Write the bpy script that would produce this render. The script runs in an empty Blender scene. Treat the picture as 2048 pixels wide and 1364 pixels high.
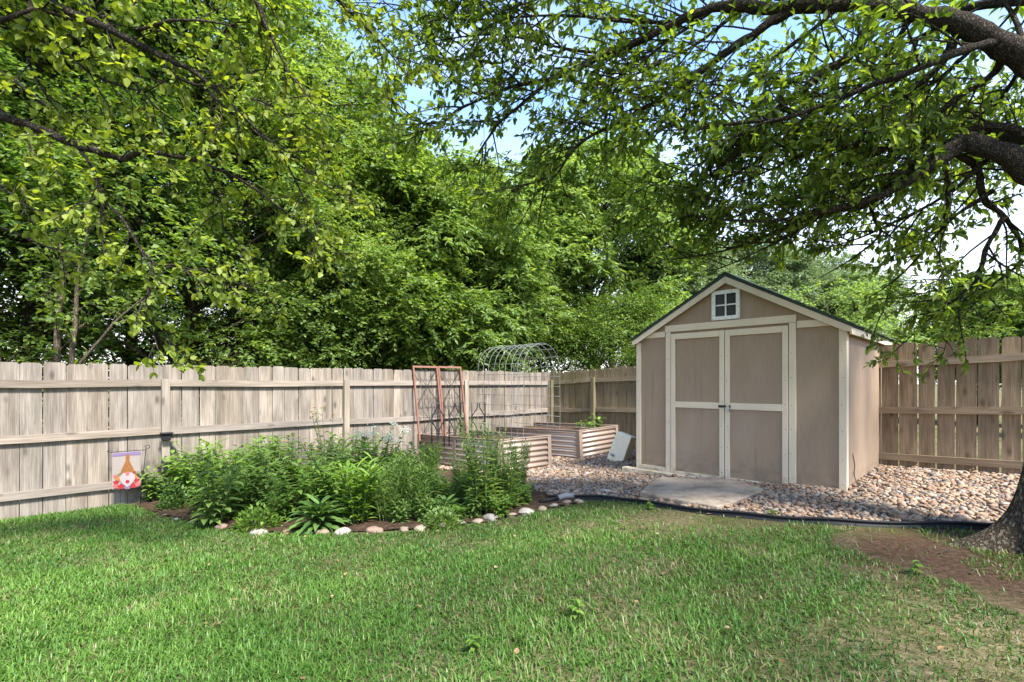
import bpy, math, random
import numpy as np
from mathutils import Vector, Matrix

sc = bpy.context.scene
COL = sc.collection
R = math.radians
# ------------------------------------------------------------------ camera
F = 985.0            # focal length of the photograph in its own 2048-wide pixels
CAMZ = 1.35
HOR = 766.0
cam = bpy.data.cameras.new("camera")
cam.lens = F / 2048 * 36.0
cam.sensor_width = 36.0
cam.shift_y = (HOR - 682) / 2048
cam.clip_start, cam.clip_end = 0.05, 2000
camo = bpy.data.objects.new("camera", cam)
camo.location = (0, 0, CAMZ)
camo.rotation_euler = (R(90), 0, 0)
COL.objects.link(camo)
sc.camera = camo
# ------------------------------------------------------------------ light
SUN = Vector((0.50, -0.70, 1.15)).normalized()
world = bpy.data.worlds.new("World")
sc.world = world
world.use_nodes = True
wn = world.node_tree
wn.nodes.clear()
sky = wn.nodes.new("ShaderNodeTexSky")
sky.sky_type = 'NISHITA'
sky.sun_disc = False
sky.sun_elevation = math.asin(SUN.z)
sky.sun_rotation = math.atan2(SUN.x, SUN.y)
sky.air_density, sky.dust_density, sky.ozone_density = 1.0, 0.4, 4.0
tc = wn.nodes.new("ShaderNodeTexCoord")
mp = wn.nodes.new("ShaderNodeMapping")
mp.inputs['Scale'].default_value = (1.0, 1.0, 2.2)
wn.links.new(tc.outputs['Generated'], mp.inputs['Vector'])
nz = wn.nodes.new("ShaderNodeTexNoise")
nz.inputs['Scale'].default_value = 2.3
nz.inputs['Detail'].default_value = 7
nz.inputs['Roughness'].default_value = 0.55
wn.links.new(mp.outputs[0], nz.inputs['Vector'])
rp = wn.nodes.new("ShaderNodeValToRGB")
rp.color_ramp.elements[0].position = 0.52
rp.color_ramp.elements[0].color = (0, 0, 0, 1)
rp.color_ramp.elements[1].position = 0.70
rp.color_ramp.elements[1].color = (0.45, 0.45, 0.45, 1)
wn.links.new(nz.outputs['Fac'], rp.inputs['Fac'])
# more cloud towards the horizon
sx = wn.nodes.new("ShaderNodeSeparateXYZ")
wn.links.new(tc.outputs['Generated'], sx.inputs[0])
mr = wn.nodes.new("ShaderNodeMapRange")
mr.inputs['From Min'].default_value = 0.10
mr.inputs['From Max'].default_value = 0.50
mr.inputs['To Min'].default_value = 0.85
mr.inputs['To Max'].default_value = 0.0
wn.links.new(sx.outputs['Z'], mr.inputs['Value'])
mx_ = wn.nodes.new("ShaderNodeMath")
mx_.operation = 'MAXIMUM'
wn.links.new(rp.outputs['Color'], mx_.inputs[0])
wn.links.new(mr.outputs[0], mx_.inputs[1])
mix = wn.nodes.new("ShaderNodeMix")
mix.data_type = 'RGBA'
mix.inputs[7].default_value = (3.2, 3.05, 3.0, 1)
wn.links.new(mx_.outputs[0], mix.inputs[0])
wn.links.new(sky.outputs[0], mix.inputs[6])
bg = wn.nodes.new("ShaderNodeBackground")
bg.inputs['Strength'].default_value = 0.13
wn.links.new(mix.outputs[2], bg.inputs['Color'])
wo = wn.nodes.new("ShaderNodeOutputWorld")
wn.links.new(bg.outputs[0], wo.inputs['Surface'])
sun = bpy.data.lights.new("sun", 'SUN')
sun.energy = 3.0
sun.angle = R(9)
sun.color = (1.0, 0.95, 0.87)
suno = bpy.data.objects.new("sun", sun)
suno.rotation_euler = SUN.to_track_quat('Z', 'Y').to_euler()
suno.location = (12, -8, 25)
COL.objects.link(suno)
sc.view_settings.view_transform = 'Standard'
sc.view_settings.look = 'None'
sc.view_settings.exposure = 2.2
sc.view_settings.gamma = 1.0
sc.render.engine = 'CYCLES'
cy = sc.cycles
cy.max_bounces = 10
cy.diffuse_bounces = 7
cy.glossy_bounces = 2
cy.transmission_bounces = 7
cy.transparent_max_bounces = 4
cy.caustics_reflective = False
cy.caustics_refractive = False
cy.sample_clamp_indirect = 6
cy.use_denoising = True
cy.use_adaptive_sampling = True
cy.adaptive_threshold = 0.01

# ------------------------------------------------------------------ helpers
rng = np.random.default_rng(11)
random.seed(5)


def nrm(v):
    v = np.asarray(v, float)
    return v / np.maximum(np.linalg.norm(v, axis=-1, keepdims=True), 1e-9)


def ground(x, y):
    x = np.clip(x, -9.0, 9.0)
    y = np.clip(y, -3.0, 14.0)
    return 0.17 - .04 * np.exp(-((x - .8) ** 2 + (y - 8.1) ** 2) / 1.6) + 0.037 * x - 0.025 * y + 0.012 * np.sin(1.3 * x + .7 * y) * np.sin(.9 * y - .4 * x)


def at(px, py, Y):
    return ((px - 1024) / F * Y, Y, CAMZ - (py - HOR) / F * Y)


def gp(px, py):
    k = (py - HOR) / F
    Y = 4.0
    for _ in range(40):
        x = (px - 1024) / F * Y
        Y = 0.5 * Y + 0.5 * (CAMZ - float(ground(x, Y))) / k
    return ((px - 1024) / F * Y, Y, float(ground((px - 1024) / F * Y, Y)))


def in_poly(P, poly):
    poly = np.asarray(poly)
    x, y = P[:, 0], P[:, 1]
    c = np.zeros(len(P), bool)
    n = len(poly)
    for i in range(n):
        x0, y0 = poly[i][:2]
        x1, y1 = poly[(i + 1) % n][:2]
        m = (y0 > y) != (y1 > y)
        with np.errstate(divide='ignore', invalid='ignore'):
            xi = (x1 - x0) * (y - y0) / (y1 - y0 + 1e-12) + x0
        c ^= m & (x < xi)
    return c


def tag(o, label=None, cat=None, group=None, kind=None):
    if label: o['label'] = label
    if cat: o['category'] = cat
    if group: o['group'] = group
    if kind: o['kind'] = kind
    return o


def obj(name, V, faces, m, parent=None, smooth=False, attrs=None):
    """V (n,3); faces: list of int arrays (k, corners)"""
    V = np.asarray(V, np.float32)
    me = bpy.data.meshes.new(name)
    fs = [np.asarray(f, np.int32) for f in faces if len(f)]
    loops = np.concatenate([f.ravel() for f in fs])
    sizes = np.concatenate([np.full(len(f), f.shape[1], np.int32) for f in fs])
    starts = np.concatenate([[0], np.cumsum(sizes)[:-1]]).astype(np.int32)
    me.vertices.add(len(V))
    me.vertices.foreach_set("co", V.ravel())
    me.loops.add(len(loops))
    me.loops.foreach_set("vertex_index", loops)
    me.polygons.add(len(sizes))
    me.polygons.foreach_set("loop_start", starts)
    me.polygons.foreach_set("loop_total", sizes)
    me.polygons.foreach_set("use_smooth", np.full(len(sizes), bool(smooth)))
    for k, a in (attrs or {}).items():
        at_ = me.attributes.new(k, 'FLOAT', 'POINT')
        at_.data.foreach_set("value", np.asarray(a, np.float32))
    me.update(calc_edges=True)
    me.validate()
    if m: me.materials.append(m)
    o = bpy.data.objects.new(name, me)
    COL.objects.link(o)
    if parent: o.parent = parent
    return o


def thing(name, label, cat, loc=(0, 0, 0), rz=0.0, group=None):
    o = bpy.data.objects.new(name, None)
    o.empty_display_size = 0.1
    COL.objects.link(o)
    o.location = loc
    o.rotation_euler = (0, 0, rz)
    return tag(o, label, cat, group)


class MB:
    """collects pieces into one mesh"""
    def __init__(s):
        s.V, s.F, s.n, s.A = [], {}, 0, []

    def add(s, V, faces, a=0.5):
        V = np.asarray(V, float)
        for f in faces:
            f = np.asarray(f, int)
            if len(f) == 0: continue
            s.F.setdefault(f.shape[1], []).append(f + s.n)
        s.V.append(V)
        s.A.append(np.full(len(V), a) if np.isscalar(a) else a)
        s.n += len(V)
        return s

    def box(s, x0, x1, y0, y1, z0, z1, a=0.5):
        V = [(x, y, z) for z in (z0, z1) for y in (y0, y1) for x in (x0, x1)]
        return s.add(V, [[(0, 2, 3, 1), (4, 5, 7, 6), (0, 1, 5, 4), (2, 6, 7, 3), (0, 4, 6, 2), (1, 3, 7, 5)]], a)

    def prism(s, poly, axis, a0, a1, a=0.5):
        """extrude a 2D polygon: axis 1 -> poly in (x,z), extruded along y; axis 2 -> poly in (x,y) along z; axis 0 -> (y,z)"""
        n = len(poly)
        def P(p, t):
            return {1: (p[0], t, p[1]), 2: (p[0], p[1], t), 0: (t, p[0], p[1])}[axis]
        V = [P(p, a0) for p in poly] + [P(p, a1) for p in poly]
        q = [(i, (i + 1) % n, n + (i + 1) % n, n + i) for i in range(n)]
        s.add(V, [q, [tuple(range(n))[::-1]], [tuple(range(n, 2 * n))]], a)
        return s

    def tube(s, pts, rad, sides=6, a=0.5, cap=True):
        V, q = tube_np(pts, rad, sides)
        fs = [q]
        if cap:
            n = len(V) // sides
            fs += [[tuple(range(sides))[::-1]], [tuple(range((n - 1) * sides, n * sides))]]
        return s.add(V, fs, a)

    def build(s, name, m, parent=None, smooth=False, bevel=0.0):
        V = np.concatenate(s.V)
        fs = [np.concatenate(x) for x in s.F.values()]
        o = obj(name, V, fs, m, parent, smooth, {'rnd': np.concatenate(s.A)})
        if bevel:
            b = o.modifiers.new("bevel", 'BEVEL')
            b.width = bevel
            b.segments = 2
            b.limit_method = 'ANGLE'
        return o


def tube_np(pts, rad, sides):
    P = np.asarray(pts, float)
    n = len(P)
    rad = np.full(n, rad) if np.isscalar(rad) else np.asarray(rad, float)
    T = np.zeros_like(P)
    T[1:-1] = P[2:] - P[:-2]
    T[0] = P[1] - P[0]
    T[-1] = P[-1] - P[-2]
    T = nrm(T)
    u = np.cross(T[0], (0.31, 0.17, 0.93))
    if np.linalg.norm(u) < 1e-3: u = np.cross(T[0], (1, 0, 0))
    u = u / np.linalg.norm(u)
    ang = np.arange(sides) * 2 * math.pi / sides
    V = np.empty((n, sides, 3))
    for i in range(n):
        u = u - T[i] * np.dot(u, T[i])
        u = u / max(np.linalg.norm(u), 1e-9)
        w = np.cross(T[i], u)
        V[i] = P[i] + rad[i] * (np.cos(ang)[:, None] * u + np.sin(ang)[:, None] * w)
    i = np.arange(n - 1)[:, None] * sides
    j = np.arange(sides)[None, :]
    q = np.stack([i + j, i + (j + 1) % sides, i + sides + (j + 1) % sides, i + sides + j], -1).reshape(-1, 4)
    return V.reshape(-1, 3), q


def smooth_line(P, per=6):
    """Catmull-Rom through rows of P (any number of columns)"""
    P = np.asarray(P, float)
    Q = np.vstack([2 * P[0] - P[1], P, 2 * P[-1] - P[-2]])
    out = []
    for i in range(1, len(Q) - 2):
        p0, p1, p2, p3 = Q[i - 1], Q[i], Q[i + 1], Q[i + 2]
        for t in np.arange(per) / per:
            out.append(.5 * ((2 * p1) + (-p0 + p2) * t + (2 * p0 - 5 * p1 + 4 * p2 - p3) * t * t + (-p0 + 3 * p1 - 3 * p2 + p3) * t ** 3))
    out.append(P[-1])
    return np.array(out)


# leaf templates: x across, y along, z up
LEAF_OVATE = (np.array([(0, 0, 0), (-.36, .30, .07), (-.27, .68, .05), (0, 1, -.07), (.27, .68, .05), (.36, .30, .07)]),
              np.array([(0, 3, 2, 1), (0, 5, 4, 3)]))
LEAF_LANCE = (np.array([(0, 0, 0), (-.15, .38, .05), (-.115, .70, .01), (0, 1, -.16), (.115, .70, .01), (.15, .38, .05)]),
              np.array([(0, 3, 2, 1), (0, 5, 4, 3)]))
LEAF_SMALL = (np.array([(0, 0, 0), (-.27, .45, .08), (0, 1, -.05), (.27, .45, .08)]),
              np.array([(0, 2, 1), (0, 3, 2)]))
_r = [(.0, .10), (.30, .85), (.62, .95), (.85, .55)]
LEAF_LONG = (np.array([(sx_ * .5 * w_ * .32, t, -.42 * t * t + (.05 if sx_ else 0)) for t, w_ in _r for sx_ in (-1, 0, 1)] + [(0, 1, -.46)]),
             np.array([q for i in range(3) for q in ((3 * i, 3 * i + 1, 3 * i + 4), (3 * i, 3 * i + 4, 3 * i + 3), (3 * i + 1, 3 * i + 2, 3 * i + 5), (3 * i + 1, 3 * i + 5, 3 * i + 4))] + [(9, 10, 12), (10, 11, 12)]))


def scatter(tpl, pos, d, up, size, width=1.0):
    """one template copy per row; returns V, faces, per-vertex random value"""
    tv, tf = tpl
    pos = np.asarray(pos, float)
    d = nrm(d)
    x = nrm(np.cross(d, up))
    z = np.cross(x, d)
    size = np.broadcast_to(np.asarray(size, float), (len(pos),))
    V = pos[:, None, :] + size[:, None, None] * (tv[None, :, 0:1] * width * x[:, None, :] + tv[None, :, 1:2] * d[:, None, :] + tv[None, :, 2:3] * z[:, None, :])
    k = len(tv)
    Fc = (tf[None] + (np.arange(len(pos)) * k)[:, None, None]).reshape(-1, tf.shape[1])
    return V.reshape(-1, 3), Fc, np.repeat(rng.random(len(pos)), k)


# ------------------------------------------------------------------ materials
class NT:
    def __init__(s, name):
        s.m = bpy.data.materials.new(name)
        s.m.use_nodes = True
        s.t = s.m.node_tree
        s.t.nodes.clear()
        s.out = s.t.nodes.new("ShaderNodeOutputMaterial")

    def n(s, typ, **kw):
        nd = s.t.nodes.new("ShaderNode" + typ)
        for k, v in kw.items():
            if k.startswith('_'):
                setattr(nd, k[1:], v)
            else:
                key = k.replace('__', ' ')
                sock = nd.inputs[int(key[1:])] if key[0] == 'i' and key[1:].isdigit() else nd.inputs[key]
                s.set(sock, v)
        return nd

    def set(s, sock, v):
        if hasattr(v, 'node'):
            s.t.links.new(v, sock)
        elif isinstance(v, (tuple, list)) and len(v) == 3 and sock.type == 'RGBA':
            sock.default_value = (*v, 1)
        else:
            sock.default_value = v

    def co(s, scale=(1, 1, 1), kind='Object', loc=(0, 0, 0)):
        c = s.n('TexCoord').outputs[kind]
        return s.n('Mapping', Vector=c, Scale=scale, Location=loc).outputs[0]

    def noise(s, vec, scale, detail=4, rough=.55):
        return s.n('TexNoise', Vector=vec, Scale=scale, Detail=detail, Roughness=rough).outputs['Fac']

    def ramp(s, fac, stops, interp='LINEAR'):
        nd = s.n('ValToRGB', Fac=fac)
        cr = nd.color_ramp
        cr.interpolation = interp
        while len(cr.elements) < len(stops): cr.elements.new(0.5)
        for e, (p, c) in zip(cr.elements, stops):
            e.position = p
            e.color = (*c, 1) if len(c) == 3 else c
        return nd.outputs['Color']

    def fr(s, fac, a, b):
        """grey ramp a..b -> 0..1"""
        nd = s.n('MapRange', Value=fac)
        nd.inputs['From Min'].default_value = a
        nd.inputs['From Max'].default_value = b
        return nd.outputs[0]

    def mix(s, fac, a, b, blend='MIX'):
        nd = s.n('Mix', _data_type='RGBA', _blend_type=blend)
        s.set(nd.inputs[0], fac)
        s.set(nd.inputs[6], a)
        s.set(nd.inputs[7], b)
        return nd.outputs[2]

    def math(s, op, a, b=0.0, clamp=False):
        nd = s.n('Math', _operation=op, _use_clamp=clamp)
        s.set(nd.inputs[0], a)
        s.set(nd.inputs[1], b)
        return nd.outputs[0]

    def attr(s, name='rnd'):
        return s.n('Attribute', _attribute_name=name).outputs['Fac']

    def bump(s, h, strength=.5, dist=.01):
        return s.n('Bump', Height=h, Strength=strength, Distance=dist).outputs[0]

    def bsdf(s, col, rough=.8, metal=0.0, spec=.4, normal=None):
        b = s.n('BsdfPrincipled')
        s.set(b.inputs['Base Color'], col)
        s.set(b.inputs['Roughness'], rough)
        s.set(b.inputs['Metallic'], metal)
        s.set(b.inputs['Specular IOR Level'], spec)
        if normal is not None: s.set(b.inputs['Normal'], normal)
        return b.outputs[0]

    def done(s, sh):
        s.t.links.new(sh, s.out.inputs['Surface'])
        return s.m


def plain(name, col, rough=.6, metal=0.0, spec=.4, var=.12, scale=12):
    t = NT(name)
    n1 = t.noise(t.co(), scale, 5)
    c = t.mix(n1, tuple(x * (1 - var) for x in col), tuple(min(1, x * (1 + var)) for x in col))
    return t.done(t.bsdf(c, rough, metal, spec, t.bump(t.noise(t.co(), scale * 12, 3), .15, .002)))


def wood(name, dark, light, stain=(.09, .07, .055), stain_amt=.5, algae=None, along='Z'):
    ax = (lambda g, l: (g, g, l)) if along == 'Z' else (lambda g, l: (l, g, g))
    t = NT(name)
    r = t.attr()
    off = t.math('MULTIPLY', r, 37.0)
    cmb = t.n('CombineXYZ', X=off, Y=off, Z=off).outputs[0]
    base = t.n('VectorMath', _operation='ADD')
    t.set(base.inputs[0], t.n('TexCoord').outputs['Object'])
    t.set(base.inputs[1], cmb)
    b = base.outputs[0]
    grain = t.noise(t.n('Mapping', Vector=b, Scale=ax(38, 1.3)).outputs[0], 2.4, 7, .62)
    broad = t.noise(t.n('Mapping', Vector=b, Scale=ax(7, .9)).outputs[0], 1.5, 4)
    c = t.ramp(t.math('ADD', t.math('MULTIPLY', grain, .55), t.math('MULTIPLY', broad, .45)), [(.33, dark), (.5, tuple((a + q) / 2 for a, q in zip(dark, light))), (.63, light)])
    tone = t.ramp(r, [(0, (.70, .66, .61)), (.35, (1.0, .95, .88)), (.6, (.86, .85, .85)), (1, (1.18, 1.13, 1.06))])
    c = t.mix(1.0, c, tone, 'MULTIPLY')
    vo = t.n('TexVoronoi', Vector=t.n('Mapping', Vector=b, Scale=ax(6.2, 2.6)).outputs[0], Scale=1.0)
    knot = t.fr(vo.outputs['Distance'], .20, .07)
    c = t.mix(t.math('MULTIPLY', knot, .7, True), c, tuple(x * .45 for x in dark))
    st = t.fr(t.noise(t.n('Mapping', Vector=b, Scale=ax(9, 1.2)).outputs[0], 1.1, 5), .52, .72)
    c = t.mix(t.math('MULTIPLY', st, stain_amt, True), c, stain)
    if algae:
        col, x0, x1 = algae
        px_ = t.n('SeparateXYZ')
        t.set(px_.inputs[0], t.n('TexCoord').outputs['Object'])
        g = t.fr(px_.outputs['X'], x1, x0)
        g2 = t.math('MULTIPLY', g, t.fr(t.noise(t.co((3, 3, 1.5)), 1.3, 4), .25, .6), True)
        c = t.mix(t.math('MULTIPLY', g2, .62, True), c, col)
    return t.done(t.bsdf(c, .9, 0, .15, t.bump(grain, .45, .004)))


def leafmat(name, stops, trans=.42, tint=(1.25, 1.25, .45), rough=.5, spec=.28):
    t = NT(name)
    c = t.ramp(t.attr(), stops)
    d = t.bsdf(c, rough, 0, spec)
    tr = t.n('BsdfTranslucent', Color=t.mix(1.0, c, tint, 'MULTIPLY')).outputs[0]
    m = t.n('MixShader', Fac=trans)
    t.set(m.inputs[1], d)
    t.set(m.inputs[2], tr)
    return t.done(m.outputs[0])


M = {}
M['fence_left'] = wood('weathered_fence_wood', (.115, .098, .08), (.325, .288, .245), stain_amt=.55)
M['fence_right'] = wood('warm_fence_wood', (.14, .105, .068), (.34, .265, .185), stain=(.10, .07, .05), stain_amt=.65, algae=((.13, .12, .05), .4, 3.2))
M['rail_left'] = wood('fence_rail_wood', (.17, .145, .12), (.34, .30, .26), stain_amt=.3, along='X')
M['post_left'] = wood('fence_post_wood', (.175, .15, .12), (.36, .32, .27), stain_amt=.3)
M['post_right'] = wood('fence_post_warm_wood', (.13, .105, .065), (.27, .22, .14), stain_amt=.35, algae=((.12, .12, .05), .4, 3.2))
M['rail_right'] = wood('fence_rail_warm_wood', (.19, .145, .10), (.40, .325, .24), stain_amt=.35, along='X', algae=((.12, .12, .05), .4, 3.2))
# shed siding
t = NT('shed_siding')
gr = t.noise(t.co((120, 120, 5)), 1.0, 6, .6)
bl = t.noise(t.co((2.2, 2.2, .8)), 1.0, 5)
c = t.mix(gr, (.235, .166, .113), (.40, .30, .212))
c = t.mix(t.math('MULTIPLY', t.fr(bl, .48, .72), .45, True), c, (.40, .315, .245))
st = t.fr(t.noise(t.co((14, 14, .5)), 1.0, 4), .56, .75)
c = t.mix(t.math('MULTIPLY', st, .45, True), c, (.17, .125, .10))
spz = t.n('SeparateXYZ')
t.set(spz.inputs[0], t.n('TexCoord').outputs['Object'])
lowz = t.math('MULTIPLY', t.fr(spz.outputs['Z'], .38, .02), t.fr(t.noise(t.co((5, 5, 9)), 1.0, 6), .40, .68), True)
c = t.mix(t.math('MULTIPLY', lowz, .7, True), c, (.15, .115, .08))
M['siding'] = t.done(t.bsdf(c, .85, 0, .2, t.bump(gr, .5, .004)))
# painted trim
t = NT('cream_trim_paint')
gr = t.noise(t.co((60, 60, 60)), 1.0, 5)
pk = t.noise(t.co((6, 6, 2.5)), 1.0, 5)
c = t.mix(gr, (.63, .525, .39), (.73, .62, .475))
c = t.mix(t.math('MULTIPLY', t.fr(pk, .5, .75), .35, True), c, (.50, .42, .32))
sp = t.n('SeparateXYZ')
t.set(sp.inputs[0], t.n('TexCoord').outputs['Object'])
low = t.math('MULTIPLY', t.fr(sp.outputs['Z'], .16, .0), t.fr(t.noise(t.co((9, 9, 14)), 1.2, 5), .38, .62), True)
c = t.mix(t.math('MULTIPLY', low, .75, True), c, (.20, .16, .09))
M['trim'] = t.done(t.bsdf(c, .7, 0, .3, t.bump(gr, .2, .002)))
M['white'] = plain('white_window_paint', (.78, .78, .72), .5)
t = NT('roof_shingle')
n1 = t.noise(t.co(), 90, 4)
c = t.mix(n1, (.035, .055, .045), (.09, .12, .10))
M['shingle'] = t.done(t.bsdf(c, .95, 0, .1, t.bump(n1, .8, .004)))
M['pane'] = plain('dark_window_glass', (.016, .022, .02), .12, 0, .2)
M['steel'] = plain('galvanised_steel', (.42, .43, .43), .42, .8)
M['wire'] = plain('galvanised_wire', (.20, .215, .21), .6, .2)
M['black_metal'] = plain('black_metal', (.018, .017, .018), .45, 0, .4)
M['black_plastic'] = plain('black_plastic', (.011, .011, .012), .6, 0, .25, .3)
M['copper'] = plain('copper_painted_wood', (.20, .095, .065), .6, 0, .3, .25)
M['box'] = plain('cream_plastic', (.90, .82, .62), .6)
t = NT('tan_corrugated_metal')
n1 = t.noise(t.co(), 3, 5)
c = t.mix(n1, (.29, .225, .185), (.36, .285, .235))
c = t.mix(t.math('MULTIPLY', t.fr(t.noise(t.co((2, 2, 9)), 2, 5), .55, .75), .3, True), c, (.24, .16, .12))
M['corrugated'] = t.done(t.bsdf(c, .38, .15, .5))
M['bed_post'] = plain('tan_metal_post', (.26, .195, .155), .5, .1)
# soil, ground
t = NT('garden_soil')
n1 = t.noise(t.co(), 16, 7, .7)
n2 = t.noise(t.co(), 70, 4, .7)
c = t.ramp(n1, [(.3, (.03, .019, .012)), (.5, (.066, .042, .027)), (.68, (.125, .085, .055)), (.8, (.21, .155, .105))])
M['soil'] = t.done(t.bsdf(c, 1, 0, .1, t.bump(t.math('ADD', n1, n2), .9, .02)))
t = NT('lawn_ground')
n1 = t.noise(t.co(), 1.1, 5)
n2 = t.noise(t.co(), 26, 6, .7)
n3 = t.noise(t.co(), 110, 4, .7)
c = t.ramp(n2, [(.3, (.05, .05, .02)), (.48, (.12, .105, .05)), (.6, (.21, .165, .095)), (.75, (.31, .25, .155))])
c = t.mix(t.fr(n1, .42, .62), c, (.07, .075, .025))
pos = t.n('TexCoord').outputs['Object']
dv = t.n('VectorMath', _operation='DISTANCE')
t.set(dv.inputs[0], t.n('Mapping', Vector=pos, Scale=(1, 1.25, 0)).outputs[0])
dv.inputs[1].default_value = (3.75, 3.2 * 1.25, 0)
bare = t.fr(t.math('ADD', dv.outputs['Value'], t.math('MULTIPLY', t.math('SUBTRACT', n1, .5), 1.7)), 1.55, 1.1)
dirt = t.ramp(n2, [(.3, (.036, .022, .013)), (.5, (.082, .049, .030)), (.7, (.15, .098, .062))])
c = t.mix(bare, c, dirt)
sp = t.n('SeparateXYZ')
t.set(sp.inputs[0], pos)
M['ground'] = t.done(t.bsdf(c, 1, 0, .1, t.bump(t.math('ADD', n2, n3), .7, .02)))
M['gravel_bed'] = plain('gravel_dust', (.17, .125, .095), 1, 0, .1, .5, 30)
def stonemat(name, stops):
    t = NT(name)
    c = t.ramp(t.attr(), stops)
    n1 = t.noise(t.co(), 28, 6, .65)
    c = t.mix(1.0, c, t.ramp(n1, [(.3, (.72, .70, .68)), (.55, (1, 1, 1)), (.75, (1.2, 1.17, 1.13))]), 'MULTIPLY')
    return t.done(t.bsdf(c, .75, 0, .3, t.bump(n1, .35, .006)))
M['pebble'] = stonemat('river_pebble', [(0, (.12, .08, .052)), (.15, (.26, .175, .115)), (.35, (.32, .225, .15)), (.5, (.21, .115, .07)), (.65, (.37, .285, .205)), (.8, (.165, .14, .12)), (.9, (.085, .08, .08)), (1, (.45, .40, .34))])
t = NT('flagstone')
n1 = t.noise(t.co(), 4.5, 7, .65)
n2 = t.noise(t.co(), 40, 6, .7)
c = t.ramp(n1, [(.30, (.17, .13, .095)), (.46, (.28, .225, .17)), (.6, (.34, .275, .215)), (.75, (.42, .35, .28))])
c = t.mix(1.0, c, t.ramp(n2, [(.3, (.75, .74, .72)), (.6, (1.1, 1.1, 1.1))]), 'MULTIPLY')
M['flag'] = t.done(t.bsdf(c, .9, 0, .2, t.bump(t.math('ADD', n1, t.math('MULTIPLY', n2, .4)), .6, .02)))
EDGE = {'pink': (.37, .25, .19), 'grey': (.33, .30, .26), 'white': (.42, .38, .32), 'tan': (.39, .31, .22), 'orange': (.38, .245, .15)}
for k, v in EDGE.items():
    M['edge_' + k] = stonemat(k + '_fieldstone', [(0, tuple(x * .6 for x in v)), (1, tuple(x * .82 for x in v))])
# bark
def bark(name, a, b, sc_=1.0, strength=1.0, vertical=4.5):
    t = NT(name)
    n0 = t.noise(t.co((48 * sc_, 48 * sc_, vertical * 1.6 * sc_)), 1.0, 6, .6)
    ridge = t.fr(t.math('ABSOLUTE', t.math('SUBTRACT', n0, .5)), 0.0, .10)
    n1 = t.noise(t.co((60 * sc_, 60 * sc_, 25 * sc_)), 1.5, 6, .65)
    h = t.math('ADD', t.math('MULTIPLY', ridge, .6), t.math('MULTIPLY', n1, .5))
    c = t.ramp(h, [(.18, tuple(x * .35 for x in a)), (.5, a), (.95, b)])
    c = t.mix(t.math('MULTIPLY', t.fr(t.noise(t.co(), 3.0, 5), .5, .7), .35, True), c, (.085, .09, .045))
    return t.done(t.bsdf(c, .95, 0, .15, t.bump(h, strength, .025)))
M['bark'] = bark('furrowed_bark', (.085, .066, .045), (.20, .165, .12))
M['bark_limb'] = bark('limb_bark', (.05, .042, .034), (.13, .108, .085), 1.4, 1.0, 20)
M['bark_pale'] = bark('pale_bark', (.085, .066, .045), (.18, .145, .105), 1.6, .6)
M['bark_dark'] = bark('dark_bark', (.035, .028, .02), (.09, .072, .055), 1.2, .7)
# foliage
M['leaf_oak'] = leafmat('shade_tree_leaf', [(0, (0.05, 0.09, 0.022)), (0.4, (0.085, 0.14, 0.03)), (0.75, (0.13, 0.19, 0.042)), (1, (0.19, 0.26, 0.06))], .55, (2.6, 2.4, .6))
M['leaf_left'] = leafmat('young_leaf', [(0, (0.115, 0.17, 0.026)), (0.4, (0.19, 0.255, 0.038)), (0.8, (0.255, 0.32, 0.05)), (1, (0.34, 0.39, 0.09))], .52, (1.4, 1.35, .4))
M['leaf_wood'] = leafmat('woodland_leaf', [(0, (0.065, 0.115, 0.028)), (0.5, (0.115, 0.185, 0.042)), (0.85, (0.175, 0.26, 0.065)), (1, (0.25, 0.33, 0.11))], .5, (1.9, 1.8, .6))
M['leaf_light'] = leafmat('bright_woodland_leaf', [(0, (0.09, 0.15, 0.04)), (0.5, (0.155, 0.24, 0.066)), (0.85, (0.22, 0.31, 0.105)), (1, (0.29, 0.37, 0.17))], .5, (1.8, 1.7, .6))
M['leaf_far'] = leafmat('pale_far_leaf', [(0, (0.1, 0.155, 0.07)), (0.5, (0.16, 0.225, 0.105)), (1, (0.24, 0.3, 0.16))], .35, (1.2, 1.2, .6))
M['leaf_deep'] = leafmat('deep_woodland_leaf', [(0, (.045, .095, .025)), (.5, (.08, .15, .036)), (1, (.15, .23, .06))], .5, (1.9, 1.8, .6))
M['leaf_bush'] = leafmat('bush_leaf', [(0, (.05, .10, .015)), (.5, (.095, .165, .025)), (1, (.17, .23, .05))], .4, (1.3, 1.3, .4))
M['leaf_bed'] = leafmat('perennial_leaf', [(0, (.095, .165, .045)), (.5, (.155, .25, .065)), (1, (.23, .34, .10))], .42, (1.7, 1.6, .45), .42, .4)
M['leaf_dark'] = leafmat('dark_perennial_leaf', [(0, (.045, .10, .026)), (.5, (.08, .155, .036)), (1, (.13, .22, .055))], .25, (1.3, 1.3, .45), .38, .45)
M['leaf_lime'] = leafmat('lime_perennial_leaf', [(0, (0.088, 0.171, 0.022)), (.5, (0.143, 0.253, 0.037)), (1, (0.209, 0.330, 0.061))], .35, (1.25, 1.25, .4))
M['bloom_white'] = leafmat('white_bloom', [(0, (.45, .50, .36)), (1, (.70, .72, .60))], .3, (1, 1, .9))
M['bloom_yellow'] = leafmat('yellow_bloom', [(0, (.62, .33, .02)), (1, (.75, .47, .03))], .3, (1, 1, .5))
M['bloom_bud'] = leafmat('pale_bud', [(0, (.22, .28, .10)), (1, (.36, .40, .17))], .3, (1, 1, .6))
M['bloom_red'] = leafmat('red_bloom', [(0, (.35, .04, .04)), (1, (.45, .07, .06))], .3, (1, 1, 1))
M['stem'] = plain('green_stem', (.10, .15, .045), .6, 0, .3, .3)
M['twig'] = plain('brown_twig', (.075, .055, .04), .9, 0, .1, .3)
t = NT('grass_blade')
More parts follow.
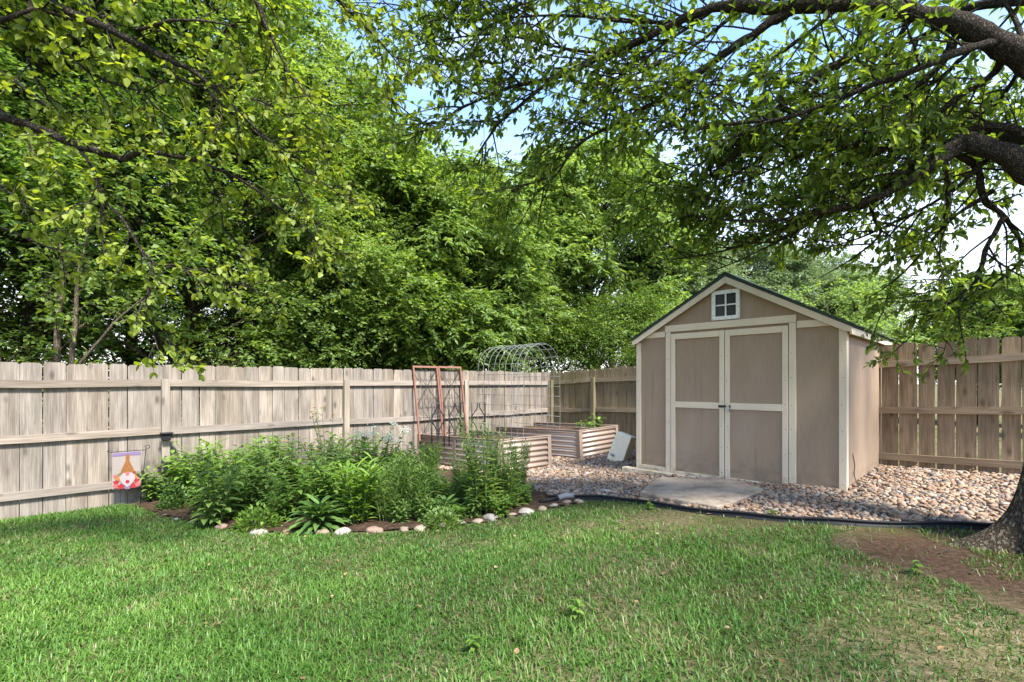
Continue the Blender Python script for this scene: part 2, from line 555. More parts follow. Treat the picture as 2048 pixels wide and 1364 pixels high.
gcol = t.ramp(t.attr(), [(0, (.038, .10, .015)), (.4, (.072, .165, .024)), (.75, (.115, .225, .036)), (1, (.175, .29, .06))])
c = t.mix(t.attr('dry'), gcol, t.ramp(t.attr(), [(0, (.16, .145, .06)), (.6, (.26, .23, .11)), (1, (.38, .34, .19))]))
tr = t.n('BsdfTranslucent', Color=t.mix(1.0, c, (1.2, 1.25, .5), 'MULTIPLY')).outputs[0]
ms = t.n('MixShader', Fac=.3)
t.set(ms.inputs[1], t.bsdf(c, .45, 0, .3))
t.set(ms.inputs[2], tr)
M['grass'] = t.done(ms.outputs[0])
M['deadleaf'] = leafmat('fallen_leaf', [(0, (.18, .10, .05)), (.5, (.28, .18, .09)), (1, (.36, .28, .17))], .15, (1, 1, 1), .8, .1)
for k, v in {'flag_cloth': (.25, .215, .19), 'flag_purple': (.16, .12, .21), 'flag_brown': (.20, .085, .03), 'flag_beard': (.30, .25, .255), 'flag_red': (.26, .025, .03), 'flag_rose': (.33, .10, .10), 'flag_orange': (.36, .13, .03), 'flag_leaf': (.12, .14, .06)}.items():
    M[k] = plain(k, v, .85, 0, .1, .12, 30)

# ------------------------------------------------------------------ plan of the garden
P0, DL = np.array([-4.56, 6.47]), np.array([.7415, .671])          # left fence: post at P0, direction DL
NOUT = np.array([-.671, .7415])
KC = P0 + 3 * 2.44 * DL                                             # the corner
DR = np.array([.671, -.7415])                                       # right fence runs from the corner
LF = lambda t: P0 + t * DL
RF = lambda t: KC + t * DR
BED1 = [np.array(p) for p in ((-.14, 7.3), )]
u_, v_ = np.array([.7415, .671]), np.array([-.70, .714])            # raised beds: short side, long side
def bed_poly(c, grow=0.0):
    c = np.array(c)
    return [c - grow * (u_ + v_), c + u_ * (1.13 + grow) - grow * v_, c + u_ * (1.13 + grow) + v_ * (2.3 + grow), c - grow * u_ + v_ * (2.3 + grow)]
B1C, B2C = (-.19, 7.32), (1.2, 8.62)
SX, SY = np.array([math.sqrt(.5), -math.sqrt(.5)]), np.array([math.sqrt(.5), math.sqrt(.5)])
SW, SD = 2.52, 2.62
SORG = np.array([3.6, 5.32]) - SX * SW                              # front left corner of the shed
SZ = .115
shed_poly = [SORG, SORG + SX * SW, SORG + SX * SW + SY * SD, SORG + SY * SD]
EDGE_PX = [(1098, 1001), (1140, 999), (1180, 1000), (1240, 1004), (1300, 1013), (1400, 1027), (1500, 1038), (1600, 1046), (1700, 1052), (1850, 1057), (1960, 1059), (2060, 1062)]
edge_line = [gp(*p) for p in EDGE_PX]
front_px = [(268, 1012), (330, 1036), (390, 1046), (440, 1057), (500, 1068), (570, 1071), (640, 1070), (700, 1069), (760, 1068), (820, 1064), (870, 1060), (920, 1053), (980, 1045), (1030, 1035), (1080, 1024), (1130, 1013), (1180, 1004)]
front_line = [gp(*p) for p in front_px]
bed_outline = [p[:2] for p in front_line] + [gp(1120, 998)[:2], gp(1055, 972)[:2], gp(1049, 945)[:2], (B1C[0] - .02, B1C[1] - .02), tuple(np.array(B1C) + v_ * 2.3 - .02 * u_), tuple(LF(3.45) - .03 * NOUT), tuple(LF(-.3) - .03 * NOUT)]
gravel_outline = [gp(1052, 946)[:2], gp(1056, 974)[:2], gp(1100, 998)[:2]] + [p[:2] for p in edge_line[1:]] + [tuple(RF(8.6) - .05 * DL), tuple(RF(0.0)), tuple(LF(3.4)), (B1C[0], B1C[1])]
OAK = np.array([3.74, 3.27])

# ------------------------------------------------------------------ ground sheets
def axis(lo, hi, step, far):
    a = list(np.arange(lo, hi + step / 2, step))
    e = [hi + step * 1.6 ** k for k in range(1, 40) if step * 1.6 ** k < far]
    w = [lo - step * 1.6 ** k for k in range(1, 40) if step * 1.6 ** k < far]
    return np.array(w[::-1] + a + e)
gx, gy = axis(-9, 9, .15, 700), axis(-3, 14, .15, 700)
X, Y = np.meshgrid(gx, gy)
V = np.stack([X, Y, ground(X, Y)], -1).reshape(-1, 3)
nx, ny = len(gx), len(gy)
i = (np.arange(ny - 1)[:, None] * nx + np.arange(nx - 1)[None]).ravel()
tag(obj('ground', V, [np.stack([i, i + 1, i + nx + 1, i + nx], -1)], M['ground'], None, True), 'green lawn ground with bare brown patches across the yard', 'ground', None, 'structure')


def sheet(name, outline, lift, m, label, mound=0.0):
    poly = np.array(outline)
    lo, hi = poly.min(0), poly.max(0)
    st = .07
    gx, gy = np.arange(lo[0] - st, hi[0] + 2 * st, st), np.arange(lo[1] - st, hi[1] + 2 * st, st)
    X, Y = np.meshgrid(gx, gy)
    P = np.stack([X.ravel(), Y.ravel()], -1)
    ins = in_poly(P, poly)
    nx, ny = len(gx), len(gy)
    i = (np.arange(ny - 1)[:, None] * nx + np.arange(nx - 1)[None]).ravel()
    q = np.stack([i, i + 1, i + nx + 1, i + nx], -1)
    q = q[ins[q].sum(1) >= 3]
    z = ground(P[:, 0], P[:, 1]) + lift + mound * (np.sin(9 * P[:, 0] + 3 * P[:, 1]) * np.sin(7 * P[:, 1] - 4 * P[:, 0]) + .4 * np.sin(23 * P[:, 0]) * np.sin(19 * P[:, 1]))
    used = np.unique(q)
    mp_ = np.full(len(P), -1)
    mp_[used] = np.arange(len(used))
    V = np.stack([P[:, 0], P[:, 1], z], -1)[used]
    return tag(obj(name, V, [mp_[q]], m, None, True), label, 'ground', None, 'structure')


sheet('flower_bed_ground', bed_outline, .018, M['soil'], 'brown soil of the flower bed under the plants', .008)
sheet('gravel_ground', gravel_outline, .012, M['gravel_bed'], 'dusty base under the river pebbles', .004)


# ------------------------------------------------------------------ stones
def ico(sub):
    import bmesh
    bm = bmesh.new()
    bmesh.ops.create_icosphere(bm, subdivisions=sub, radius=1)
    V = np.array([v.co[:] for v in bm.verts])
    Fc = np.array([[v.index for v in f.verts] for f in bm.faces])
    bm.free()
    return V, Fc
ICO1, ICO2, ICO3 = ico(1), ico(2), ico(3)


def rock(tpl, size, seed, rough=.16):
    r = np.random.default_rng(seed)
    V = tpl[0].copy()
    for f in (1.6, 3.1):
        a, b = r.normal(size=(3, 3)) * f, r.random(3) * 6
        V = V * (1 + rough / f * 1.6 * np.sin(V @ a + b).mean(1, keepdims=True) * 1.6)
    return V * np.array(size)


# flagstone step
slab_poly = [(1277, 998), (1322, 969), (1468, 971), (1531, 989), (1438, 1026), (1345, 1012)]
slab_poly = [p[:2] if len(p) == 3 else gp(*p)[:2] for p in slab_poly]
lo, hi = np.min(gravel_outline, 0), np.max(gravel_outline, 0)
sp_ = .035
gxx, gyy = np.meshgrid(np.arange(lo[0], hi[0], sp_), np.arange(lo[1], hi[1], sp_ * .9))
P = np.stack([gxx.ravel(), gyy.ravel()], -1) + rng.uniform(-.018, .018, (gxx.size, 2))
ok = in_poly(P, gravel_outline)
inner = [shed_poly[0] + .12 * (SX + SY), shed_poly[1] + .12 * (SY - SX), shed_poly[2] - .12 * (SX + SY), shed_poly[3] + .12 * (SX - SY)]
for pl in (inner, slab_poly, bed_poly(B1C, -.08), bed_poly(B2C, -.08)):
    ok &= ~in_poly(P, pl)
# the strip hidden behind the shed stays thinly covered
P = P[ok]
P = P[np.hypot(P[:, 0] - OAK[0], P[:, 1] - OAK[1]) > .42]
line_ = smooth_line(np.array(edge_line), 14)[:, :2]
P = P[np.array([np.min(np.hypot(*(line_ - p).T)) > .05 for p in P])]
N = len(P)
sz = rng.gamma(7, .0029, N).clip(.010, .045)
k = len(ICO1[0])
T = ICO1[0][None] * np.stack([sz * rng.uniform(1.0, 1.55, N), sz * rng.uniform(.75, 1.05, N), sz * rng.uniform(.5, .75, N)], -1)[:, None]
ph = rng.uniform(0, 6.3, (N, 3))
T = T * (1 + .13 * np.sin(2.3 * ICO1[0][None, :, :1] * 1.7 + ph[:, None, :1]) + .1 * np.sin(3.1 * ICO1[0][None, :, 1:2] + ph[:, None, 1:2]))
az, tl = rng.uniform(0, 6.283, N), rng.normal(0, .28, N)
ct, s_ = np.cos(tl)[:, None], np.sin(tl)[:, None]
T = np.stack([T[..., 0] * ct + T[..., 2] * s_, T[..., 1], -T[..., 0] * s_ + T[..., 2] * ct], -1)
ca, sa = np.cos(az)[:, None], np.sin(az)[:, None]
T = np.stack([T[..., 0] * ca - T[..., 1] * sa, T[..., 0] * sa + T[..., 1] * ca, T[..., 2]], -1)
near_edge = np.zeros(N)
zz = ground(P[:, 0], P[:, 1]) + .012 + rng.uniform(.0, .03, N)
V = (T + np.concatenate([P, zz[:, None]], 1)[:, None]).reshape(-1, 3)
Fc = (ICO1[1][None] + (np.arange(N) * k)[:, None, None]).reshape(-1, 3)
tag(obj('gravel', V, [Fc], M['pebble'], None, True, {'rnd': np.repeat(rng.random(N), k)}), 'pinkish tan river pebbles spread around the shed and raised beds', 'gravel', None, 'stuff')

# border stones, each its own thing
stone_px = [(330, 1033, .10, 'orange'), (352, 1040, .085, 'grey'), (384, 1046, .10, 'tan'), (443, 1056, .155, 'pink'), (520, 1067, .17, 'white'), (575, 1067, .155, 'orange'), (612, 1069, .14, 'white'), (644, 1067, .15, 'pink'), (684, 1067, .165, 'white'), (749, 1064, .19, 'pink'), (809, 1061, .10, 'tan'), (842, 1061, .16, 'tan'), (884, 1053, .12, 'white'), (921, 1048, .13, 'grey'), (956, 1045, .12, 'tan'), (982, 1038, .20, 'grey'), (1024, 1033, .12, 'tan'), (1053, 1027, .17, 'white'), (1086, 1020, .13, 'tan'), (1108, 1014, .12, 'white'), (1133, 1008, .13, 'pink'), (1158, 1005, .13, 'tan'),
            (1060, 975, .16, 'tan'), (1078, 983, .18, 'white'), (1104, 989, .20, 'white'), (1052, 962, .12, 'pink')]
ordw = ['first', 'second', 'third', 'fourth', 'fifth', 'sixth', 'seventh', 'eighth', 'ninth', 'tenth', 'eleventh', 'twelfth', 'thirteenth', 'fourteenth', 'fifteenth', 'sixteenth', 'seventeenth', 'eighteenth', 'nineteenth', 'twentieth', 'twenty-first', 'last']
for n_, (px, py, w, colr) in enumerate(stone_px):
    x, y, z = gp(px, py)
    o = obj('edging_stone', rock(ICO3, (w * .43, w * .34, w * .24), 40 + n_), [ICO3[1]], M['edge_' + colr], None, True, {'rnd': np.full(len(ICO3[0]), rng.random())})
    o.location = (x, y, z + w * .055)
    o.rotation_euler = (0, 0, R(rng.uniform(-25, 25)))
    big = 'large' if w > .16 else ('small' if w < .115 else 'rounded')
    if n_ < 22:
        lab = f"{big} {colr} fieldstone, {ordw[n_]} from the left in the flower bed's front edge"
    else:
        lab = [f"{big} tan fieldstone between flower bed and gravel, second in a row of four", f"{big} white fieldstone between flower bed and gravel, next to the biggest stone there", "biggest white fieldstone beside the broken black pipe end at the gravel", "small pink fieldstone where flower bed, gravel and front raised bed meet"][n_ - 22]
    tag(o, lab, 'stone', 'stones edging the flower bed')

mb = MB()
poly = slab_poly
cx, cy_ = np.mean(poly, 0)
rs = np.random.default_rng(3)
pts = np.array([np.array(poly[k2]) * (1 - f_) + np.array(poly[(k2 + 1) % 6]) * f_ for k2 in range(6) for f_ in (.04, .2, .4, .6, .8, .96)]) + rs.normal(0, .006, (36, 2))
z0 = float(ground(cx, cy_))
n = len(pts)
rings = [(1.0, -.03), (1.0, .066), (.988, .076), (.6, .079), (.25, .08)]
V = np.concatenate([[(cx + (p[0] - cx) * s, cy_ + (p[1] - cy_) * s, float(ground(p[0], p[1])) * .3 + z0 * .7 + h + .003 * math.sin(20 * p[0] * s)) for p in pts] for s, h in rings])
q = [(r_ * n + k2, r_ * n + (k2 + 1) % n, (r_ + 1) * n + (k2 + 1) % n, (r_ + 1) * n + k2) for r_ in range(len(rings) - 1) for k2 in range(n)]
o = obj('flagstone', V, [q, [tuple(range((len(rings) - 1) * n, len(rings) * n))]], M['flag'], None, False, {'rnd': np.full(len(V), .5)})
tag(o, 'flat grey flagstone slab lying before the shed doors', 'paving slab')

# black landscape edging
L = smooth_line(np.array(edge_line), 5)
L[:, 2] = ground(L[:, 0], L[:, 1])
mb = MB()
Ls = L.copy()
Ls[:, 2] += .038 + .006 * np.sin(np.arange(len(L)) * .7)
side = nrm(np.stack([-(np.gradient(L[:, 1])), np.gradient(L[:, 0]), 0 * L[:, 0]], -1))
V = np.concatenate([L + side * .004 - [0, 0, .05], Ls + side * .004, Ls - side * .004, L - side * .004 - [0, 0, .05]])
n = len(L)
q = np.array([(b_ * n + k2, b_ * n + k2 + 1, (b_ + 1) * n + k2 + 1, (b_ + 1) * n + k2) for b_ in range(3) for k2 in range(n - 1)])
mb.add(V, [q])
o = thing('lawn_edging', 'long black plastic edging strip between lawn and gravel', 'lawn edging', (0, 0, 0))
mb.build('strip', M['black_plastic'], o, True)
MB().tube(Ls + [0, 0, .008], .012, 8).build('rim', M['black_plastic'], o, True)
x, y, z = gp(1083, 1008)
pe = thing('pipe_end', 'short broken end of black pipe lying in the soil by the border stones', 'pipe', (x, y, z))
MB().tube([(-.02, -.02, .03), (.12, .06, .035), (.2, .12, .04)], .02, 10).build('pipe_tube', M['black_plastic'], pe, True)
MB().tube([(.19, .1, .04), (.27, .17, .05), (.38, .17, .05)], [.03, .034, .026], 10).build('coupling', plain('grey_plastic', (.2, .2, .2), .6), pe, True)

# ------------------------------------------------------------------ fences
def fence(label, origin, ang, posts, xr, zt, zg, gap, m, mr, mp, seed):
    r = np.random.default_rng(seed)
    f = thing('picket_fence', label, 'fence', (origin[0], origin[1], 0), ang)
    pw = 2.44 / 13
    x = xr[0]
    while x < xr[1] - .05:
        pwi = pw * r.uniform(.90, 1.10)
        w = pwi - gap * r.uniform(.3, 1.4)
        top, bot = zt(x + w / 2) + r.normal(0, .010), zg(x + w / 2) - .06
        tl = r.normal(0, .0022)
        h = top - bot
        e = .022
        yo = r.uniform(0, .004)
        poly = [(0, bot), (w, bot), (w + tl * h, top - e), (w - e + tl * h, top), (e + tl * h, top), (tl * h, top - e)]
        mb = MB()
        mb.prism([(x + a, b) for a, b in poly], 1, yo, yo + .017, r.random())
        mb.build('picket', m, f)
        x += pwi
    for px_ in posts:
        MB().box(px_ - .045, px_ + .045, -.092, -.002, zg(px_) - .1, zt(px_) - .19, r.random()).build('post', mp, f, bevel=.004)
    ps = sorted(posts)
    for a, b in zip(ps[:-1], ps[1:]):
        for dz in (.24, .87, 1.51):
            s0, s1 = r.normal(0, .006), r.normal(0, .006)
            za, zb = zt(a) - dz + s0, zt(b) - dz + s1
            sag = -r.uniform(.0, .02)
            mb = MB()
            a_, b_ = a + .046, b - .046
            mm = (a_ + b_) / 2
            hh = .044
            poly = [(a_, za - hh), (mm, (za + zb) / 2 - hh + sag), (b_, zb - hh), (b_, zb + hh), (mm, (za + zb) / 2 + hh + sag), (a_, za + hh)]
            mb.prism(poly, 1, -.041, -.003, r.random())
            mb.build('rail', mr, f)
    return f


gl = lambda x: float(ground(*LF(x)))
gr_ = lambda x: float(ground(*RF(x)))
fence('weathered grey board fence with dog-eared tops running behind the flower bed', P0, math.atan2(DL[1], DL[0]), [-7.32, -4.88, -2.44, 0, 2.44, 4.88, 7.27], (-7.32, 7.3), lambda x: 1.59, gl, .007, M['fence_left'], M['rail_left'], M['post_left'], 3)
fence('warm brown board fence with open gaps running behind the shed', KC, math.atan2(DR[1], DR[0]), [.10, 1.31, 3.75, 6.15, 8.59], (.02, 8.7), lambda x: 1.60 + .041 * x, gr_, .015, M['fence_right'], M['rail_right'], M['post_right'], 4)

# lamp on the fence post
c = LF(0) - NOUT * .115
lp = thing('solar_lamp', 'small black solar lamp fixed on the grey fence post', 'lamp', (c[0], c[1], .66), math.atan2(DL[1], DL[0]))
MB().prism([(-.045, -.05), (.045, -.05), (.058, .03), (-.058, .03)], 1, -.05, .02).build('lamp_body', M['black_plastic'], lp, bevel=.006)
MB().box(-.07, .07, -.075, .021, .031, .05).build('lamp_cap', M['black_plastic'], lp, bevel=.008)
MB().box(-.085, .085, -.03, -.005, -.005, .006).build('bracket', M['black_metal'], lp)

# ------------------------------------------------------------------ shed
def xs(px):
    """local x on the shed front of photo column px"""
    r = (px - 1024) / F
    C = SORG
    return (r * C[1] - C[0]) / (SX[0] - r * SX[1])
shed = thing('garden_shed', 'tan garden shed with cream trim, double doors and a gable window', 'shed', (SORG[0], SORG[1], SZ), R(-45))
H = 1.87                    # wall height to the eaves
PK = 2.57                   # gable peak of the wall
WT = .03
fr_poly = [(0, 0), (SW, 0), (SW, H), (SW / 2, PK), (0, H)]
MB().prism(fr_poly, 1, 0, WT).build('front_wall', M['siding'], shed)
MB().prism(fr_poly, 1, SD - WT, SD).build('back_wall', M['siding'], shed)
MB().box(SW - WT, SW - .001, WT + .001, SD - WT - .001, 0, H).build('side_wall', M['siding'], shed)
MB().box(.001, WT, WT + .001, SD - WT - .001, 0, H).build('side_wall', M['siding'], shed)
tr = -.02                  # trim proud of the wall
def board(name, x0, x1, z0, z1, y0=tr, y1=-.001, parent=shed, m='trim'):
    return MB().box(x0, x1, y0, y1, z0, z1).build(name, M[m], parent, bevel=.003)
jl0, jl1 = xs(1333), xs(1343)
jr0, jr1 = xs(1579), xs(1593)
board('corner_board', -.018, .055, -.0, H - .06)
board('corner_board', SW - .055, SW + .018, -.0, H - .002)
MB().box(SW + .001, SW + .018, 0, .075, 0, H - .005).build('corner_board', M['trim'], shed, bevel=.003)
MB().box(SW + .001, SW + .016, SD - .07, SD, 0, H - .005).build('corner_board', M['siding'], shed, bevel=.003)
board('door_jamb', jl0, jl1, 0, 1.93, -.024)
board('door_jamb', jr0, jr1, -.01, 1.93, -.024)
HB0, HB1 = 1.932, 2.02
board('header_board', jl0 - .01, jr1 + .004, HB0, HB1, -.026)
board('eave_board', .057, jl0 - .012, 1.865, 1.945)
board('eave_board', jr1 + .006, SW - .057, 1.865, 1.945)
board('base_board', .057, jl0 - .002, 0, .075)
board('base_board', jr1 + .002, SW - .057, 0, .075)
MB().box(SW + .001, SW + .013, .077, SD - .075, -.0, .09).build('base_board', M['trim'], shed)
MB().box(SW - .10, SW + .01, .5, .62, -.16, -.002).build('foundation_block', M['trim'], shed)
MB().box(SW - .10, SW + .01, 1.6, 1.72, -.16, -.002).build('foundation_block', M['trim'], shed)
MB().box(.02, SW - .02, .03, SD - .03, -.10, -.003).build('floor_skid', M['soil'], shed)
# doors
def door(x0, x1, hinge_left):
    g = .004
    d = MB().box(x0 + g, x1 - g, -.016, -.004, -.035, 1.90).build('door', M['siding'], shed)
    yb, yf = -.017, -.032
    sl, sr = (.064, .066)
    def bd(a, b, c_, e): MB().box(a, b, yf, yb, c_, e).build('door_trim', M['trim'], d, bevel=.003)
    bd(x0 + g, x0 + sl, -.035, 1.90)
    bd(x1 - sr, x1 - g, -.035, 1.90)
    for z0_, z1_ in ((-.035, .05), (.905, .985), (1.825, 1.90)):
        bd(x0 + sl + .001, x1 - sr - .001, z0_, z1_)
    return d
mid = xs(1451)
d1 = door(jl1 + .003, mid, True)
d2 = door(mid, jr0 - .003, False)
MB().box(mid - .075, mid + .075, -.040, -.033, .925, .955).build('hasp', M['black_metal'], shed)
MB().tube([(mid + .045, -.05, .955), (mid + .045, -.05, .90)], .016, 10).box(mid + .02, mid + .07, -.066, -.041, .885, .935).build('padlock', M['steel'], shed)
# gable window
wx0, wx1 = xs(1425), xs(1481)
wz0, wz1 = 2.035, 2.405
wf = MB()
b_ = .045
wf.box(wx0, wx1, -.03, -.002, wz0, wz0 + b_).box(wx0, wx1, -.03, -.002, wz1 - b_, wz1).box(wx0, wx0 + b_, -.03, -.002, wz0 + b_, wz1 - b_).box(wx1 - b_, wx1, -.03, -.002, wz0 + b_, wz1 - b_)
win = wf.build('window', M['white'], shed)
cxw, czw = (wx0 + wx1) / 2, (wz0 + wz1) / 2
MB().box(wx0 + b_, wx1 - b_, -.008, -.004, wz0 + b_, wz1 - b_).build('pane', M['pane'], win)
MB().box(cxw - .008, cxw + .008, -.024, -.009, wz0 + b_, wz1 - b_).box(wx0 + b_, cxw - .009, -.022, -.009, czw - .008, czw + .008).box(cxw + .009, wx1 - b_, -.022, -.009, czw - .008, czw + .008).build('muntin', M['white'], win)
# roof: two slopes, shingled in courses
ov, fo, bo = .07, .06, .06
sl_ = (PK - H) / (SW / 2)
rl = MB()
th = .03
ex = SW / 2 + ov
for sgn in (-1, 1):
    cxr = SW / 2
    za, zb = PK + .035, PK + .035 - sl_ * ex
    mbx = [(cxr, za), (cxr + sgn * ex, zb), (cxr + sgn * ex, zb - th), (cxr, za - th)]
    rl.prism(mbx if sgn < 0 else mbx[::-1], 1, -fo, SD + bo)
roof = rl.build('roof', M['shingle'], shed)
shm = MB()
rr = np.random.default_rng(9)
nx_ = 13
for sgn in (-1, 1):
    for k2 in range(nx_):
        a, b = (nx_ - 1 - k2) * (ex + .02) / nx_, (nx_ - k2) * (ex + .02) / nx_ + .04
        yy = -fo - .015 - (k2 % 2) * .08
        while yy < SD + bo + .015:
            w = rr.uniform(.14, .2)
            y0, y1 = max(yy, -fo - .015), min(yy + w, SD + bo + .015)
            if y1 - y0 > .01:
                bb = min(b + rr.normal(0, .006), ex + .03)
                f0 = PK + .037 - sl_ * a + .004
                f1 = PK + .037 - sl_ * bb + .013
                q_ = [(SW / 2 + sgn * a, f0), (SW / 2 + sgn * bb, f1), (SW / 2 + sgn * bb, f1 - .009), (SW / 2 + sgn * a, f0 - .003)]
                shm.prism(q_ if sgn < 0 else q_[::-1], 1, y0 + .003, y1 - .003, rr.random())
            yy += w
shm.build('shingles', M['shingle'], roof)
cp = MB()
for k2 in range(11):
    y0 = -fo - .015 + k2 * .255
    cp.prism([(SW / 2 - .13, PK + .055 - sl_ * .13), (SW / 2, PK + .062), (SW / 2 + .13, PK + .055 - sl_ * .13), (SW / 2 + .13, PK + .045 - sl_ * .13), (SW / 2, PK + .05), (SW / 2 - .13, PK + .045 - sl_ * .13)][::-1], 1, y0, min(y0 + .25, SD + bo + .015))
cp.build('ridge_cap', M['shingle'], roof)
# rake boards and side fascia
for sgn in (-1, 1):
    c0 = SW / 2
    e1 = ex - .002
    zt_ = lambda d: PK + .003 - sl_ * d
    q_ = [(c0 + sgn * .0005, zt_(0)), (c0 + sgn * e1, zt_(e1)), (c0 + sgn * e1, zt_(e1) - .055), (c0 + sgn * (e1 - .07), zt_(e1 - .07) - .078), (c0 + sgn * .0005, zt_(0) - .084)]
    MB().prism(q_ if sgn < 0 else q_[::-1], 1, -fo + .004, -fo + .026).build('rake_board', M['trim'], shed, bevel=.002)
    xo = c0 + sgn * (ex - .024)
    MB().box(min(xo, xo + sgn * .02), max(xo, xo + sgn * .02), -fo + .028, SD + bo - .01, zt_(ex) - .075, zt_(ex) - .004).build('fascia', M['trim'], shed)
    # soffit strip closing the overhang above the wall
    MB().prism([(c0 + sgn * .001, zt_(0) - .03), (c0 + sgn * (SW / 2 - .002), H - .002), (c0 + sgn * (SW / 2 - .002), H - .02), (c0 + sgn * .001, PK - .05)][::(1 if sgn < 0 else -1)], 1, -fo + .028, -.002).build('soffit', M['trim'], shed)
# screw heads along the trim
sw_ = MB()
def screw(x, z, y):
    a = np.linspace(0, 6.283, 7)[:-1]
    sw_.prism([(x + .0045 * math.cos(q), z + .0045 * math.sin(q)) for q in a], 1, y - .002, y)
for x in (jl1 - .03, jl0 + .02, mid - .035, mid + .035, jr0 - .035, jr0 + .03, SW - .02, .02):
    for z in np.arange(.12, 1.85, .29):
        screw(x + random.uniform(-.008, .008), z + random.uniform(-.02, .02), -.0325 if jl1 < x < jr0 else -.0245)
for x in np.linspace(wx0 + .015, wx1 - .015, 5):
    screw(x, wz0 + .015, -.0305)
    screw(x, wz1 - .015, -.0305)
for z in np.linspace(wz0 + .06, wz1 - .06, 4):
    screw(wx0 + .015, z, -.0305)
    screw(wx1 - .015, z, -.0305)
sw_.build('screw', M['black_metal'], shed)
# plank along the ground in front of the doors
x0, x1 = xs(1262), xs(1470)
MB().prism([(x0 - .06, -.10), (x1, -.10), (x1, .008), (x0 - .06, .025)], 1, -.15, -.04).build('threshold_board', M['trim'], shed, bevel=.006)
# fine dry stick leaning on the side wall
st_ = SORG + SX * (SW + .05) + SY * .36
o = MB().tube(smooth_line(np.array([(0, 0, 0), (-.02, .03, .12), (.0, .05, .22), (-.03, .04, .36)]), 4), [.005] * 12 + [.003], 5).build('dry_stick', M['twig'], None, True)
o.location = (st_[0], st_[1], float(ground(*st_)) + .02)
tag(o, 'thin dry stick standing against the side wall of the shed', 'stick')

# ------------------------------------------------------------------ raised beds
def raised_bed(c, label):
    z = float(ground(*c))
    b = thing('raised_bed', label, 'raised bed', (c[0], c[1], z - .03), math.atan2(u_[1], u_[0]))
    W_, D_, H_ = 1.13, 2.3, .575
    dz = float(ground(*(np.array(c) + v_ * D_))) - z
    ex_ = float(ground(*(np.array(c) + u_ * W_))) - z
    b.rotation_euler = (math.atan2(dz, D_), -math.atan2(ex_, W_), math.atan2(u_[1], u_[0]))
    def corr(along, x0, x1, const, out):
        nz_ = 61
        zz_ = np.linspace(.0, H_ - .02, nz_)
        off = .013 * np.sin(zz_ / (H_ - .02) * 2 * math.pi * 6.5)
        V = []
        for e in (x0, x1):
            for zi, oi in zip(zz_, off):
                V.append((e, const + out * oi, zi) if along == 0 else (const + out * oi, e, zi))
        q = [(i_, i_ + 1, nz_ + i_ + 1, nz_ + i_) for i_ in range(nz_ - 1)]
        mb = MB()
        mb.add(V, [q])
        o = mb.build('side_panel', M['corrugated'], b, True)
        s = o.modifiers.new('solid', 'SOLIDIFY')
        s.thickness = .003
    corr(0, .03, W_ - .03, .012, -1)
    corr(0, .03, W_ - .03, D_ - .012, 1)
    corr(1, .03, D_ - .03, .012, -1)
    corr(1, .03, D_ - .03, W_ - .012, 1)
    for x in (0, W_):
        for y in (0, D_):
            sxx, syy = (1 if x == 0 else -1), (1 if y == 0 else -1)
            MB().prism([(x - sxx * .006, y - syy * .006), (x + sxx * .075, y - syy * .006), (x + sxx * .075, y + syy * .0), (x + sxx * .006, y + syy * .006), (x, y + syy * .075), (x - sxx * .006, y + syy * .075)][::(1 if sxx * syy > 0 else -1)], 2, -.01, H_ - .006).build('corner_post', M['bed_post'], b, bevel=.003)
    for y in (1.12,):
        for x in (-.004, W_ - .004):
            MB().box(x, x + .009, y - .03, y + .03, 0, H_ - .008).build('brace', M['bed_post'], b)
    rimm = MB()
    rimm.box(-.008, W_ + .008, -.008, .022, H_ - .018, H_).box(-.008, W_ + .008, D_ - .022, D_ + .008, H_ - .018, H_).box(-.008, .022, .023, D_ - .023, H_ - .018, H_).box(W_ - .022, W_ + .008, .023, D_ - .023, H_ - .018, H_)
    rimm.build('rim', M['bed_post'], b, bevel=.004)
    # soil surface
    nxs, nys = 24, 46
    X, Y = np.meshgrid(np.linspace(.02, W_ - .02, nxs), np.linspace(.02, D_ - .02, nys))
    Zs = H_ - .075 + .012 * np.sin(11 * X + 5 * Y) * np.sin(9 * Y) + rng.normal(0, .004, X.shape)
    i_ = (np.arange(nys - 1)[:, None] * nxs + np.arange(nxs - 1)[None]).ravel()
    obj('soil', np.stack([X, Y, Zs], -1).reshape(-1, 3), [np.stack([i_, i_ + 1, i_ + nxs + 1, i_ + nxs], -1)], M['soil'], b, True)
    return b


rb1 = raised_bed(B1C, 'corrugated tan raised bed in front, holding the copper trellises')
rb2 = raised_bed(B2C, 'corrugated tan raised bed behind, beside the leaning cream box')

# wire arch between the beds
ax0 = np.array([.20, 8.46])
ax1 = ax0 + .92 * u_
arch = thing('wire_arch', 'tall arch of galvanised wire mesh standing between the raised beds', 'trellis', (ax0[0], ax0[1], 0), math.atan2(*(ax1 - ax0)[::-1]))
span = float(np.linalg.norm(ax1 - ax0))
rad = span / 2
straight = 2.06 - rad
g0, g1 = float(ground(*ax0)), float(ground(*ax1))
prof = [(0, g0 - .03)] + [(0, z) for z in np.linspace(g0 + .3, straight, 6)] + [(rad - rad * math.cos(a), straight + rad * math.sin(a)) for a in np.linspace(0.15, math.pi - .15, 15)] + [(span, z) for z in np.linspace(straight, g1 + .3, 6)] + [(span, g1 - .03)]
prof = np.array(prof)
dxl = np.array([-.70, .714])
